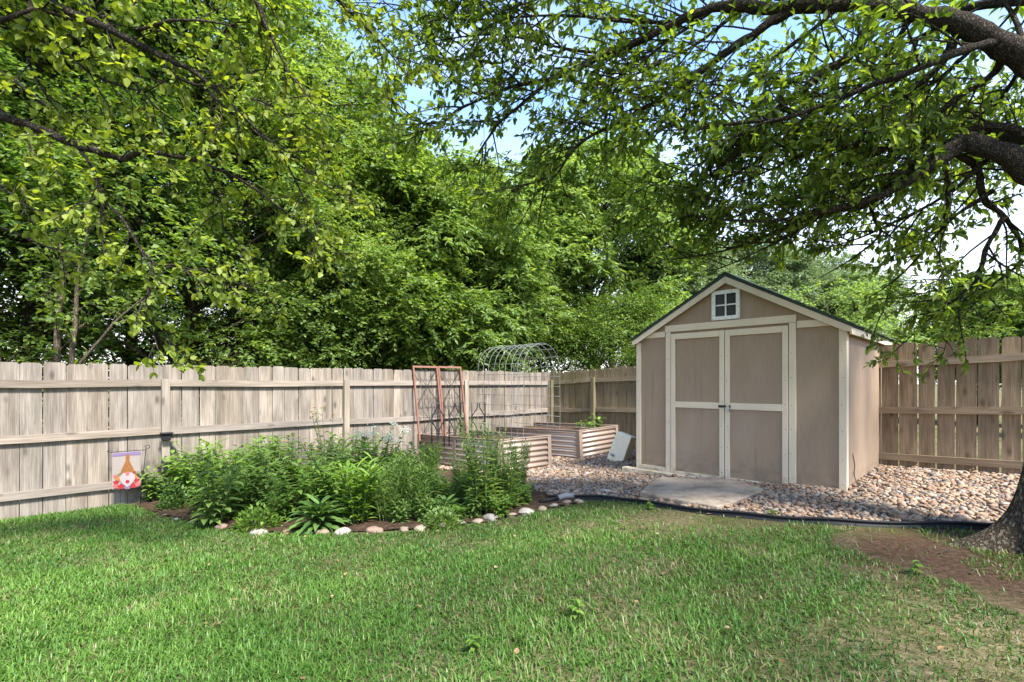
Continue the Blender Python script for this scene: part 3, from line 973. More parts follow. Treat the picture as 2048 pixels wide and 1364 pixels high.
# local axes: x across the arch, y along the tunnel
ly = 1.26
for k2 in range(9):
    y = ly * k2 / 8
    wob = np.random.default_rng(k2).normal(0, .004, (len(prof), 2))
    MB().tube([(p[0] + w_[0], y + w_[1], p[1]) for p, w_ in zip(prof, wob)], .0044, 5).build('hoop', M['wire'], arch, True)
seg = np.concatenate([[0], np.cumsum(np.linalg.norm(np.diff(prof, axis=0), axis=1))])
for s in np.arange(.12, seg[-1] - .05, .185):
    x = np.interp(s, seg, prof[:, 0])
    z = np.interp(s, seg, prof[:, 1])
    MB().tube([(x, -.012, z), (x, ly + .012, z)], .004, 5).build('cross_wire', M['wire'], arch, True)
SH = dxl  # tunnel direction already follows the bed's long side

# copper framed trellises leaning on the fence
def trellis(c, label, w=.535, h=1.36):
    base = np.array(B1C) + v_ * 2.05 + u_ * c
    z = float(ground(*base)) + .44
    tr_ = thing('garden_trellis', label, 'trellis', (base[0], base[1], z), math.atan2(u_[1], u_[0]), 'copper trellises leaning on the fence')
    tr_.rotation_euler = (R(-9.5), 0, math.atan2(u_[1], u_[0]))
    b = .03
    MB().box(0, b, -.015, .015, 0, h).box(w - b, w, -.015, .015, 0, h).box(b, w - b, -.014, .014, h - b * 1.2, h).build('frame', M['copper'], tr_, bevel=.002)
    wr = MB()
    r_ = .0055
    x0, x1 = b, w - b
    xm = w / 2
    wr.tube([(x0, 0, h - .05), (x1, 0, h * .47)], r_, 5).tube([(x1, .004, h - .05), (x0, .004, h * .47)], r_, 5)
    wr.tube([(x0, 0, h * .5), (x1, 0, .03)], r_, 5).tube([(x1, .004, h * .5), (x0, .004, .03)], r_, 5)
    for xx in (.27, .5, .73):
        wr.tube([(w * xx, .008, h * .03), (w * xx, .008, h * .97)], r_ * .7, 5)
    for zz_ in (.30, .43, .55, .82):
        wr.tube([(x0, .008, h * zz_), (x1, .008, h * zz_)], r_ * .7, 5)
    dd = [(xm - .09, .012, h * .5), (xm, .012, h * .62), (xm + .09, .012, h * .5), (xm, .012, h * .38), (xm - .09, .012, h * .5)]
    wr.tube(dd, r_ * .8, 5)
    wr.build('wirework', M['black_metal'], tr_, True)


trellis(-.04, 'copper framed trellis with black wirework, the left one leaning on the fence')
trellis(.505, 'copper framed trellis with black wirework, the right one leaning on the fence')


def stake(px, Y, w, h, label):
    x, y, _ = at(px, 870, Y)
    z = float(ground(x, y)) + .44
    s = thing('black_stake_trellis', label, 'trellis', (x, y, z), R(18), 'small black metal trellises in the raised bed')
    r_ = .010
    fr = MB()
    fr.tube([(-w / 2, 0, -.05), (-w / 2, 0, h), (w / 2, 0, h), (w / 2, 0, -.05)], r_, 6)
    fr.build('frame', M['black_metal'], s, True)
    cu = MB()
    for sg in (-1, 1):
        up = [(sg * .015, .0, h), (sg * w * .12, 0, h * .86), (sg * w * .42, 0, h * .70), (sg * w * .49, 0, h * .62), (sg * w * .40, 0, h * .52), (sg * w * .12, 0, h * .34), (sg * w * .06, 0, h * .12), (sg * w * .06, 0, -.04)]
        cu.tube(smooth_line(np.array(up), 5), r_ * .9, 6)
    cu.build('scroll', M['black_metal'], s, True)


stake(876, 8.05, .20, .67, 'small black scroll trellis, leftmost of three in the front raised bed')
stake(910, 8.25, .20, .67, 'small black scroll trellis, middle of three in the front raised bed')
stake(957, 8.3, .23, .66, 'small black scroll trellis standing apart, nearest the wire arch')

# leaning cream box
x, y, z = gp(1234, 924)
bx = thing('utility_box', 'cream plastic box leaning to one side on the gravel', 'box', (x, y, z), R(-33))
bx.rotation_euler = (R(-8), R(17), R(-38))
bh, bw, bd = .50, .29, .25
mb = MB()
mb.add([(-bw / 2 * a, -bd / 2 * b, 0) for a, b in ((1.0, 1), (-1.0, 1), (-1.0, -1), (1.0, -1))][::1] + [(-bw / 2 * .97 * a, -bd / 2 * .97 * b, bh) for a, b in ((1, 1), (-1, 1), (-1, -1), (1, -1))],
       [[(3, 2, 1, 0), (4, 5, 6, 7), (0, 1, 5, 4), (1, 2, 6, 5), (2, 3, 7, 6), (3, 0, 4, 7)]])
mb.build('cover', M['box'], bx, bevel=.012)
MB().tube([(-.05, -.14, .10), (-.05, -.19, .11)], .022, 10).tube([(-.09, -.185, .11), (-.01, -.185, .11)], .009, 6).build('spigot', M['steel'], bx, True)

# ------------------------------------------------------------------ garden flag
fp = LF(-.45) - NOUT * .17
fx = thing('garden_flag', 'small garden flag with a brown-hatted bearded figure and red flowers by the fence', 'flag', (fp[0], fp[1], float(ground(*fp))), math.atan2(DL[1], DL[0]))
FZ = 1.35 - (975 - HOR) / F * 6.13 - float(ground(*fp))      # bottom edge of the cloth
fw, fh = .285, .45
x0 = -.10
pole = MB()
pl = [(x0 + fw - .015, 0, -.05), (x0 + fw + .025, 0, FZ + fh * .45), (x0 + fw + .05, 0, FZ + fh + .045)] + [(x0 + fw + .062 + .024 * math.cos(a), 0, FZ + fh + .045 + .024 * math.sin(a)) for a in np.linspace(math.pi, -math.pi * .6, 10)]
pole.tube(pl, .0045, 6)
pole.tube([(x0 + fw + .045, 0, FZ + fh + .01), (x0 - .03, 0, FZ + fh + .01), (x0 - .045, 0, FZ + fh + .022), (x0 - .035, 0, FZ + fh + .035), (x0 - .015, 0, FZ + fh + .036)], .0045, 6)
pole.build('stand', M['black_metal'], fx, True)
nx2, nz2 = 14, 20
X, Z = np.meshgrid(np.linspace(0, fw, nx2), np.linspace(0, fh, nz2))
wav = lambda X, Z: .006 * np.sin(X * 22 + Z * 5) * (1 - Z / fh)
i_ = (np.arange(nz2 - 1)[:, None] * nx2 + np.arange(nx2 - 1)[None]).ravel()
cl = obj('cloth', np.stack([X + x0, wav(X, Z), Z + FZ], -1).reshape(-1, 3), [np.stack([i_, i_ + 1, i_ + nx2 + 1, i_ + nx2], -1)], M['flag_cloth'], fx, True)
s = cl.modifiers.new('solid', 'SOLIDIFY')
s.thickness = .002


def patch(name, pts, lift, m):
    """a printed shape on the cloth: closed outline in cloth coordinates (0..1)"""
    P_ = np.array([(p[0] * fw, p[1] * fh) for p in pts])
    c_ = P_.mean(0)
    V = []
    for s_ in (1.0, .5):
        q_ = c_ + (P_ - c_) * s_
        V += [(a + x0, float(wav(a, b)) - lift, b + FZ) for a, b in q_]
    V.append((c_[0] + x0, float(wav(*c_)) - lift, c_[1] + FZ))
    n = len(P_)
    q = [(k2, (k2 + 1) % n, n + (k2 + 1) % n, n + k2) for k2 in range(n)]
    t_ = [(n + k2, n + (k2 + 1) % n, 2 * n) for k2 in range(n)]
    return MB().add(V, [q, t_]).build(name, M[m], cl)


def ell(cx, cy, rx, ry, n=18): return [(cx + rx * math.cos(a), cy + ry * math.sin(a)) for a in np.linspace(0, 2 * math.pi, n, endpoint=False)]
patch('top_band', [(0.01, .90), (.99, .90), (.99, .995), (.5, .995), (.01, .995)], .003, 'flag_purple')
rf = np.random.default_rng(2)
for (cx, cy, rr_, mm) in [(.14, .10, .10, 'flag_rose'), (.30, .07, .11, 'flag_red'), (.52, .05, .10, 'flag_purple'), (.72, .07, .11, 'flag_red'), (.88, .09, .10, 'flag_rose'), (.14, .20, .09, 'flag_red'), (.84, .20, .10, 'flag_red'), (.20, .29, .09, 'flag_orange'), (.80, .31, .09, 'flag_orange'), (.12, .37, .07, 'flag_rose'), (.89, .40, .07, 'flag_leaf'), (.25, .40, .06, 'flag_leaf'), (.76, .43, .06, 'flag_red')]:
    patch('flower', [(cx + rr_ * (1 + .25 * math.sin(5 * a)) * math.cos(a), cy + rr_ * .65 * (1 + .25 * math.sin(5 * a)) * math.sin(a)) for a in np.linspace(0, 6.283, 30, endpoint=False)], .004 + rf.uniform(0, .0015), mm)
patch('hat', [(.28, .44), (.50, .40), (.76, .44), (.70, .58), (.62, .70), (.58, .78), (.60, .88), (.58, .94), (.48, .94), (.46, .86), (.46, .76), (.40, .66), (.33, .55)], .0075, 'flag_brown')
patch('beard', [(.26, .34), (.36, .43), (.52, .45), (.68, .43), (.78, .34), (.77, .24), (.68, .14), (.58, .07), (.50, .04), (.44, .09), (.34, .15), (.27, .24)], .009, 'flag_beard')
patch('nose', ell(.52, .41, .07, .05), .0105, 'flag_rose')
patch('flower', ell(.52, .19, .07, .05), .0105, 'flag_red')

# ------------------------------------------------------------------ flower bed plants
def leaves_to(mb_lists, tpl, pos, d, up, size, width=1.0):
    V, Fc, a = scatter(tpl, np.array(pos), np.array(d), np.array(up), np.array(size), width)
    mb_lists.append((V, Fc, a))


def merge(parts):
    n = 0
    Vs, Fs, As = [], [], []
    for V, Fc, a in parts:
        Vs.append(V)
        Fs.append(Fc + n)
        As.append(a)
        n += len(V)
    return np.concatenate(Vs), np.concatenate(Fs), np.concatenate(As)


def stems_fan(r, n, h, spread, lean=.35):
    out = []
    for k in range(n):
        a = r.uniform(0, 6.283)
        b = np.array([math.cos(a), math.sin(a), 0]) * r.uniform(0, spread * .35)
        hh = h * r.uniform(.72, 1.05)
        ln = r.uniform(.1, lean) * hh
        a2 = a + r.normal(0, .5)
        tip = b + np.array([math.cos(a2) * ln, math.sin(a2) * ln, hh])
        midp = (b + tip) / 2 + np.array([math.cos(a2), math.sin(a2), 0]) * ln * -.12
        out.append(smooth_line(np.array([b, midp, tip]), 5))
    return out


def plant_mesh(kind, seed):
    """returns dict part -> (V, F, rnd, material, smooth)"""
    r = np.random.default_rng(seed)
    parts, st = {}, MB()
    lv, fl = [], []
    fmat = lmat = None
    if kind == 'leafy':                    # upright stems with long arching leaves
        for S in stems_fan(r, 11, .70, .26, .42):
            st.tube(S, np.linspace(.006, .0025, len(S)), 5)
            m = 17
            f = np.linspace(.12, 1, m)
            pos = np.array([[np.interp(q, np.linspace(0, 1, len(S)), S[:, c]) for c in range(3)] for q in f])
            az = np.arange(m) * 2.4 + r.uniform(0, 6)
            d = np.stack([np.cos(az), np.sin(az), r.uniform(.15, .75, m) + .5 * (f > .9)], -1)
            leaves_to(lv, LEAF_LONG, pos, d, np.tile((0, 0, 1.), (m, 1)), (.165 - .075 * f) * r.uniform(.8, 1.25, m), 1.3)
        lmat = 'leaf_bed'
    elif kind == 'broad':                  # basal rosette of blunt leaves
        m = 70
        az = np.arange(m) * 2.4
        q = np.sqrt(np.arange(m) / m)
        d = np.stack([np.cos(az), np.sin(az), 1.7 - 1.5 * q + r.normal(0, .12, m)], -1)
        pos = np.stack([.05 * q * np.cos(az), .05 * q * np.sin(az), .03 + .20 * (1 - q)], -1)
        leaves_to(lv, LEAF_LONG, pos, d, np.tile((0, 0, 1.), (m, 1)), r.uniform(.17, .25, m) * (.7 + .4 * q), .95)
        st.tube([(0, 0, 0), (0, 0, .22)], .012, 6)
        lmat = 'leaf_dark'
    elif kind == 'spire':                  # tall leafy spires with pale buds on top
        for S in stems_fan(r, 16, .86, .26, .22):
            st.tube(S, np.linspace(.006, .002, len(S)), 5)
            m = 30
            f = np.linspace(.06, .93, m)
            pos = np.array([[np.interp(q, np.linspace(0, 1, len(S)), S[:, c]) for c in range(3)] for q in f])
            az = np.arange(m) * 2.4 + r.uniform(0, 6)
            d = np.stack([np.cos(az), np.sin(az), r.uniform(.5, 1.3, m)], -1)
            leaves_to(lv, LEAF_LONG, pos, d, np.tile((0, 0, 1.), (m, 1)), (.125 - .075 * f) * r.uniform(.8, 1.2, m), .75)
            tip = S[-1]
            if r.random() < .55:
                mm = 46
                p2 = tip + r.normal(0, 1, (mm, 3)) * (.022, .022, .045) - (0, 0, .03)
                leaves_to(fl, LEAF_SMALL, p2, r.normal(0, 1, (mm, 3)) + (0, 0, .8), np.tile((0, .3, 1.), (mm, 1)), r.uniform(.012, .024, mm))
        lmat, fmat = 'leaf_bed', 'bloom_bud'
    elif kind == 'mound':                  # low dense mound of small leaves
        m = 520
        dd = nrm(r.normal(0, 1, (m, 3)) * (1, 1, .8))
        dd[:, 2] = np.abs(dd[:, 2])
        pos = dd * (.19, .19, .20) * r.uniform(.55, 1.05, (m, 1))
        leaves_to(lv, LEAF_SMALL, pos, dd + r.normal(0, .5, (m, 3)) + (0, 0, .3), np.tile((0, 0, 1.), (m, 1)), r.uniform(.03, .055, m), 1.1)
        for k in range(24):
            p = dd[k] * (.15, .15, .18)
            st.tube([(p[0] * .2, p[1] * .2, 0), tuple(p * .6 + (0, 0, .03)), tuple(p)], .003, 4)
        lmat = 'leaf_lime'
    elif kind == 'fine':                   # feathery thread-leaved stems
        for S in stems_fan(r, 20, .66, .28, .3):
            st.tube(S, np.linspace(.004, .0015, len(S)), 4)
            m = 46
            f = np.linspace(.1, 1, m)
            pos = np.array([[np.interp(q, np.linspace(0, 1, len(S)), S[:, c]) for c in range(3)] for q in f])
            az = np.arange(m) * 2.4
            d = np.stack([np.cos(az), np.sin(az), r.uniform(.4, 1.3, m)], -1)
            leaves_to(lv, LEAF_LANCE, pos, d, np.tile((0, 0, 1.), (m, 1)), r.uniform(.045, .09, m), .55)
        lmat = 'leaf_bed'
    elif kind == 'blade':                  # upright stems with narrow lime leaves
        for S in stems_fan(r, 13, .46, .22, .35):
            st.tube(S, np.linspace(.005, .002, len(S)), 5)
            m = 20
            f = np.linspace(.05, 1, m)
            pos = np.array([[np.interp(q, np.linspace(0, 1, len(S)), S[:, c]) for c in range(3)] for q in f])
            az = np.arange(m) * 2.4 + r.uniform(0, 6)
            d = np.stack([np.cos(az), np.sin(az), r.uniform(.7, 1.6, m)], -1)
            leaves_to(lv, LEAF_LONG, pos, d, np.tile((0, 0, 1.), (m, 1)), r.uniform(.09, .15, m), .7)
        lmat = 'leaf_lime'
    elif kind == 'bloom':                  # bushy, white flower heads
        for S in stems_fan(r, 14, .82, .3, .38):
            st.tube(S, np.linspace(.006, .0025, len(S)), 5)
            m = 18
            f = np.linspace(.15, .97, m)
            pos = np.array([[np.interp(q, np.linspace(0, 1, len(S)), S[:, c]) for c in range(3)] for q in f])
            az = np.arange(m) * 2.4 + r.uniform(0, 6)
            d = np.stack([np.cos(az), np.sin(az), r.uniform(.2, .8, m)], -1)
            leaves_to(lv, LEAF_LONG, pos, d, np.tile((0, 0, 1.), (m, 1)), (.12 - .05 * f) * r.uniform(.8, 1.2, m), 1.1)
            mm = 40
            leaves_to(fl, LEAF_SMALL, S[-1] + r.normal(0, 1, (mm, 3)) * (.04, .04, .018), r.normal(0, 1, (mm, 3)) + (0, 0, .5), np.tile((0, .3, 1.), (mm, 1)), r.uniform(.015, .028, mm), 1.3)
        lmat, fmat = 'leaf_bed', 'bloom_white'
    elif kind == 'daisy':                  # very thin tall stems with yellow daisies
        for S in stems_fan(r, 7, 1.02, .16, .3):
            st.tube(S, np.linspace(.004, .0018, len(S)), 5)
            m = 16
            f = np.linspace(.1, .9, m)
            pos = np.array([[np.interp(q, np.linspace(0, 1, len(S)), S[:, c]) for c in range(3)] for q in f])
            az = np.arange(m) * 2.4
            d = np.stack([np.cos(az), np.sin(az), r.uniform(.4, 1.2, m)], -1)
            leaves_to(lv, LEAF_LANCE, pos, d, np.tile((0, 0, 1.), (m, 1)), r.uniform(.05, .11, m) * (1.15 - .5 * f), .5)
            mm = 14
            az = np.linspace(0, 6.283, mm, endpoint=False)
            leaves_to(fl, LEAF_SMALL, np.tile(S[-1], (mm, 1)), np.stack([np.cos(az), np.sin(az), r.uniform(.1, .5, mm)], -1), np.tile((0, 0.01, 1.), (mm, 1)), np.full(mm, .035), .9)
        lmat, fmat = 'leaf_bed', 'bloom_yellow'
    elif kind == 'seedling':
        for S in stems_fan(r, 3, .26, .05, .4):
            st.tube(S, np.linspace(.005, .002, len(S)), 5)
            m = 8
            f = np.linspace(.3, 1, m)
            pos = np.array([[np.interp(q, np.linspace(0, 1, len(S)), S[:, c]) for c in range(3)] for q in f])
            az = np.arange(m) * 2.4 + r.uniform(0, 6)
            d = np.stack([np.cos(az), np.sin(az), r.uniform(0, .6, m)], -1)
            leaves_to(lv, LEAF_LONG, pos, d, np.tile((0, 0, 1.), (m, 1)), r.uniform(.08, .13, m), 1.5)
        lmat = 'leaf_lime'
    res = {'foliage': (*merge(lv), M[lmat])}
    return res, st, [(V, Fc, a, M[fmat]) for V, Fc, a in fl]


PROTO = {}
def plant(kind, var, loc, scale, rz, name, label, group, mats=None):
    key = (kind, var)
    if key not in PROTO:
        res, st, heads = plant_mesh(kind, hash(kind) % 1 + 100 * var + sum(map(ord, kind)))
        root = thing(name, label, 'plant', loc, rz, group)
        st.build('stem', M['stem'], root, True)
        for pn, (V, Fc, a, m) in res.items():
            obj(pn, V, [Fc], m, root, True, {'rnd': a})
        for V, Fc, a, m in heads:
            obj('blossom', V, [Fc], m, root, True, {'rnd': a})
        PROTO[key] = root
    else:
        src = PROTO[key]
        root = src.copy()
        root.name = name
        COL.objects.link(root)
        for ch in list(src.children):
            c_ = ch.copy()
            COL.objects.link(c_)
            c_.parent = root
        tag(root, label, 'plant', group)
    root.location = loc
    root.scale = (scale[0], scale[0], scale[1]) if isinstance(scale, tuple) else (scale,) * 3
    root.rotation_euler = (0, 0, rz)
    if mats:
        for ch in root.children:
            if ch.name.startswith('foliage'):
                ch.material_slots[0].link = 'OBJECT'
                ch.material_slots[0].material = M[mats]
    return root


G = 'plants crowding the flower bed'
# px, py of the base, kind, variant, scale, name, label, leaf material
plants = [
    (640, 1058, 'broad', 0, 1.05, 'perennial_rosette', 'broad dark rosette of blunt leaves behind the pink and white edging stones', None),
    (890, 1040, 'broad', 1, .80, 'perennial_rosette', 'dark glossy rosette between the fine stems and the tall spires', None),
    (515, 1058, 'mound', 0, 1.05, 'mound_plant', 'low light green mound at the front, left of the broad rosette', None),
    (885, 1054, 'mound', 1, .90, 'mound_plant', 'low grey-green mound beside the grey edging stone', 'leaf_bed'),
    (356, 1016, 'mound', 0, 1.1, 'mound_plant', 'low dark mound over the first edging stones near the flag', 'leaf_dark'),
    (300, 1000, 'mound', 1, 1.0, 'mound_plant', 'dark mound at the far left end of the bed beside the flag pole', 'leaf_dark'),
    (430, 1050, 'leafy', 0, (1.0, 1.0), 'leafy_perennial', 'tall leafy perennial at the front left corner above the pink stone', None),
    (712, 1050, 'blade', 0, 1.25, 'strap_leaf_plant', 'lime strap-leaved plant just right of the broad rosette', None),
    (830, 1040, 'fine', 0, 1.0, 'feathery_plant', 'feathery thread-leaved plant leaning over the front edging', None),
    (775, 1045, 'fine', 1, .85, 'feathery_plant', 'feathery thread-leaved plant with red bloom beside the lime strap leaves', None),
    (970, 1030, 'spire', 0, (1.3, 1.12), 'tall_spire_plant', 'tallest leafy spires with pale buds behind the large grey edging stone', None),
    (1020, 1018, 'spire', 1, (.9, .80), 'tall_spire_plant', 'shorter leafy spires at the right end of the flower bed', None),
    (925, 1000, 'spire', 2, (.9, .6), 'tall_spire_plant', 'leafy spires in front of the corrugated bed', 'leaf_lime'),
    (945, 1020, 'spire', 1, (1.0, .78), 'tall_spire_plant', 'leafy spires at the left foot of the tallest spires', None),
    (1003, 1008, 'spire', 2, (1.0, .86), 'tall_spire_plant', 'leafy spires between the tallest and the shortest at the right end', None),
    (760, 975, 'bloom', 0, (1.1, 1.0), 'white_flower_bush', 'bushy plant with white flower heads before the raised bed', None),
    (655, 975, 'daisy', 0, (1.0, 1.06), 'yellow_daisy', 'thin tall stems with yellow daisies at the second fence post', None),
    (600, 990, 'daisy', 1, (1.0, .74), 'yellow_daisy', 'short yellow daisy in the middle of the bed', None),
    (862, 965, 'fine', 2, (.8, .85), 'feathery_plant', 'tall feathery stems reaching over the long side of the raised bed', None),
    (1040, 990, 'fine', 1, (.6, .95), 'feathery_plant', 'thin feathery stems before the bright end of the raised bed', None),
]
mid_spots = [(340, 985, .85), (385, 1005, .95), (420, 985, 1.0), (470, 1010, 1.05), (500, 975, 1.0), (548, 1010, 1.02), (590, 1035, .72), (560, 975, 1.0), (610, 1000, .95), (660, 1015, .9), (640, 965, .95), (700, 990, .95), (745, 1010, .82), (690, 955, .95), (800, 990, .85), (850, 1008, .72), (460, 1040, .6), (935, 1018, .5), (730, 950, .9), (560, 1045, .5), (780, 965, .7), (395, 1030, .55),
             (445, 1000, 1.0), (525, 992, 1.02), (580, 990, 1.0), (630, 1025, .8), (680, 1030, .7), (725, 1025, .75), (770, 1020, .8), (810, 1022, .7), (850, 1030, .6), (840, 985, .5), (880, 1008, .5), (900, 1022, .5), (480, 1030, .8), (515, 1030, .7), (365, 995, .9), (755, 985, .9), (815, 965, .55), (670, 1000, .95), (870, 990, .45), (318, 1003, .6), (303, 990, .7), (345, 1015, .55), (330, 975, .75), (940, 1036, .38), (1000, 1036, .34), (850, 1046, .36), (920, 1042, .3), (1050, 1010, .35), (800, 1048, .34), (680, 1052, .32), (950, 1005, .5), (745, 1035, .55), (790, 1040, .5), (815, 1005, .65), (700, 1010, .8), (650, 990, .95), (770, 1000, .75), (860, 1018, .55)]
for px, py, kind, var, scl, nm_, lab, mt in plants:
    x, y, z = gp(px, py)
    plant(kind, var, (x, y, z), scl, random.uniform(0, 6.28), nm_, lab, G, mt)
for k, (px, py, s) in enumerate(mid_spots):
    x, y, z = gp(px, py)
    kind = 'fine' if py < 990 and px > 770 else ('leafy' if (k % 4) else ('blade' if px > 600 else 'leafy'))
    mt = [None, 'leaf_lime', None, 'leaf_dark' if px < 420 else 'leaf_lime', None][k % 5]
    plant(kind, k % 3, (x, y, z), (1.05 * s + .1, s), random.uniform(0, 6.28), 'leafy_perennial', 'leafy green perennial crowded among others in the middle of the bed', 'leafy perennials massed in the flower bed', mt)
# seedlings in the back bed
for (cu, cv, s, lab) in [(.95, .35, 1.25, 'tallest seedling at the right corner of the back raised bed'), (.62, .30, .85, 'small seedling near the front edge of the back raised bed'), (.45, .12, .8, 'small seedling at the front left of the back raised bed'), (.8, .7, .7, 'low seedling deep in the back raised bed')]:
    p = np.array(B2C) + u_ * cu + v_ * cv
    plant('seedling', 0, (p[0], p[1], float(ground(*p)) + .47), s, random.uniform(0, 6), 'seedling', lab, 'seedlings in the back raised bed')

# weeds in the turf
for px, py, sc_w, lab in [(1150, 1240, .42, 'small broad-leaved weed in the middle of the lawn'), (948, 1306, .34, 'small pale weed low in the lawn below the flower bed'), (1830, 1150, .38, 'small weed at the edge of the bare soil by the trunk'), (1300, 1020, .36, 'small weed against the black edging before the slab'), (1545, 1040, .4, 'grassy weed against the black edging right of the slab')]:
    x, y, z = gp(px, py)
    plant('seedling', 1, (x, y, z), sc_w, random.uniform(0, 6), 'lawn_weed', lab, 'weeds in the lawn')
for px, py, ln, lab in [(1880, 1110, .16, 'thin grey twig lying on the bare soil beside the trunk'), (1940, 1150, .22, 'longer grey twig lying on the bare soil before the trunk root'), (1250, 1035, .14, 'short twig on the worn turf below the stone slab')]:
    x, y, z = gp(px, py)
    a = random.uniform(-.6, .6)
    o = MB().tube(smooth_line(np.array([(0, 0, .01), (ln * .5, .02, .018), (ln, -.01, .012)]), 4), np.linspace(.005, .0025, 9), 5).build('dry_twig', M['twig'], None, True)
    o.location = (x, y, z)
    o.rotation_euler = (0, 0, a)
    tag(o, lab, 'twig')

# ------------------------------------------------------------------ grass
def noise2(x, y, seed=0):
    r = np.random.default_rng(seed)
    v = 0
    for k in range(9):
        a = r.uniform(0, 6.28)
        f = r.uniform(.8, 5.5)
        v = v + np.sin(f * (x * math.cos(a) + y * math.sin(a)) + r.uniform(0, 6.28)) / (1 + .25 * f)
    return v / 2.2


def grass(n, xr, yr, keep):
    P = np.stack([rng.uniform(*xr, n), rng.uniform(*yr, n)], -1)
    return P[keep(P)]


lawn_block = [np.array([p[:2] for p in front_line] + [gp(1200, 1003)[:2]] + [p[:2] for p in edge_line[3:]] + [(9, 4.6), (9, 30), (-20, 30), tuple(LF(-9)), tuple(LF(-.45))])]
def lawn_keep(P):
    x, y = P[:, 0], P[:, 1]
    ok = ~in_poly(P, lawn_block[0])
    ok &= np.abs(x) < 1.25 * np.maximum(y, 1.4) + 1.0
    s_left = (P - P0) @ NOUT
    ok &= s_left < -.03
    dt = np.hypot(x - OAK[0], (y - OAK[1]) * 1.25)
    n1 = noise2(x, y, 1)
    n2 = noise2(x * 2.3, y * 2.3, 2)
    bare = (dt + .55 * n1 + .25 * n2 < 1.0)
    right = np.clip((x + .6) / 2.5, 0, 1)                       # thinner turf under the big tree
    dens = 1 - .45 * right - .30 * np.clip(n2 + .35, 0, 1) * (0.45 + .55 * right)
    # worn strip along the edging
    dens -= .45 * np.exp(-((y - 4.45) / .35) ** 2) * np.clip((x - .2) / 1.0, 0, 1)
    far = np.clip((6.5 - y) / 4.5, .38, 1)
    ok &= rng.random(len(P)) < dens.clip(.08, 1) * far
    ok &= ~bare | (rng.random(len(P)) < .035)
    return ok
P = grass(760000, (-8.5, 6.0), (1.2, 7.0), lawn_keep)
N = len(P)
x, y = P[:, 0], P[:, 1]
n1, n2 = noise2(x * 1.7, y * 1.7, 5), noise2(x * 4, y * 4, 6)
right = np.clip((x + .8) / 2.5, 0, 1)
h = .68 * (.040 + .014 * n1 + .010 * n2 + rng.gamma(2, .009, N)).clip(.02, .12) * (1.0 - .12 * right)
dry = np.clip(rng.random(N) * 1.25 - .98 + .20 * right + .34 * noise2(x * 2.3, y * 2.3, 2) * (.6 + .4 * right) + .14 * noise2(x * 6, y * 6, 9), 0, 1)
dry = np.where(dry > .22, np.clip(dry * 2.2, 0, .95), dry * .3)
az = rng.uniform(0, 6.283, N)
lean = rng.gamma(2.4, .36, N).clip(0, 2.3)
D = np.stack([np.cos(az), np.sin(az)], -1)
S = np.stack([-np.sin(az), np.cos(az)], -1)
w = rng.uniform(.0018, .0036, N) * (1 + .10 * (y - 2).clip(0))
zb = ground(x, y)
def lv_(fr, wd):
    c_ = P + D * (h * lean * fr ** 1.7)[:, None]
    zz = zb + h * fr * (1 - .34 * np.minimum(lean, 2.2) * fr)
    return np.concatenate([c_ - S * (w * wd)[:, None], zz[:, None]], 1), np.concatenate([c_ + S * (w * wd)[:, None], zz[:, None]], 1)
a0, a1 = lv_(0.0, 1.0)
b0, b1 = lv_(.55, .85)
c0, c1 = lv_(1.0, 0.05)
V = np.stack([a0, a1, b0, b1, (c0 + c1) / 2], 1).reshape(-1, 3)
i = np.arange(N)[:, None] * 5
Q = i + np.array([[0, 1, 3, 2]])
T3 = i + np.array([[2, 3, 4]])
rv = np.clip(.45 + .22 * n1 + rng.normal(0, .22, N) - .05 * right, 0, 1)
tag(obj('grass', V, [Q, T3], M['grass'], None, True, {'rnd': np.repeat(rv, 5), 'dry': np.repeat(dry, 5)}), 'short green lawn grass with dry straw patches', 'grass', None, 'stuff')

# fallen leaves on lawn and soil
n = 80
P = np.stack([rng.uniform(-2.2, 4.3, n), rng.uniform(1.9, 4.6, n)], -1)
P = P[~in_poly(P, lawn_block[0])]
Q_ = np.stack([rng.uniform(1.5, 6.2, 150), rng.uniform(3.6, 7.5, 150)], -1)
Q_ = Q_[in_poly(Q_, np.array(gravel_outline)) & ~in_poly(Q_, shed_poly) & (np.hypot(*(Q_ - OAK).T) > .6)]
P = np.concatenate([P, Q_])
n = len(P)
az = rng.uniform(0, 6.28, n)
lift_ = np.where(in_poly(P, np.array(gravel_outline)), .05, .012)
V, Fc, a = scatter(LEAF_OVATE, np.concatenate([P, (ground(P[:, 0], P[:, 1]) + lift_ + rng.uniform(0, .03, n))[:, None]], 1), np.stack([np.cos(az), np.sin(az), rng.normal(0, .25, n)], -1), np.stack([rng.normal(0, .35, n), rng.normal(0, .35, n), np.ones(n)], -1), rng.uniform(.02, .045, n), .8)
tag(obj('fallen_leaves', V, [Fc], M['deadleaf'], None, False, {'rnd': a}), 'scattered tan dead leaves lying on the lawn', 'leaves', None, 'stuff')

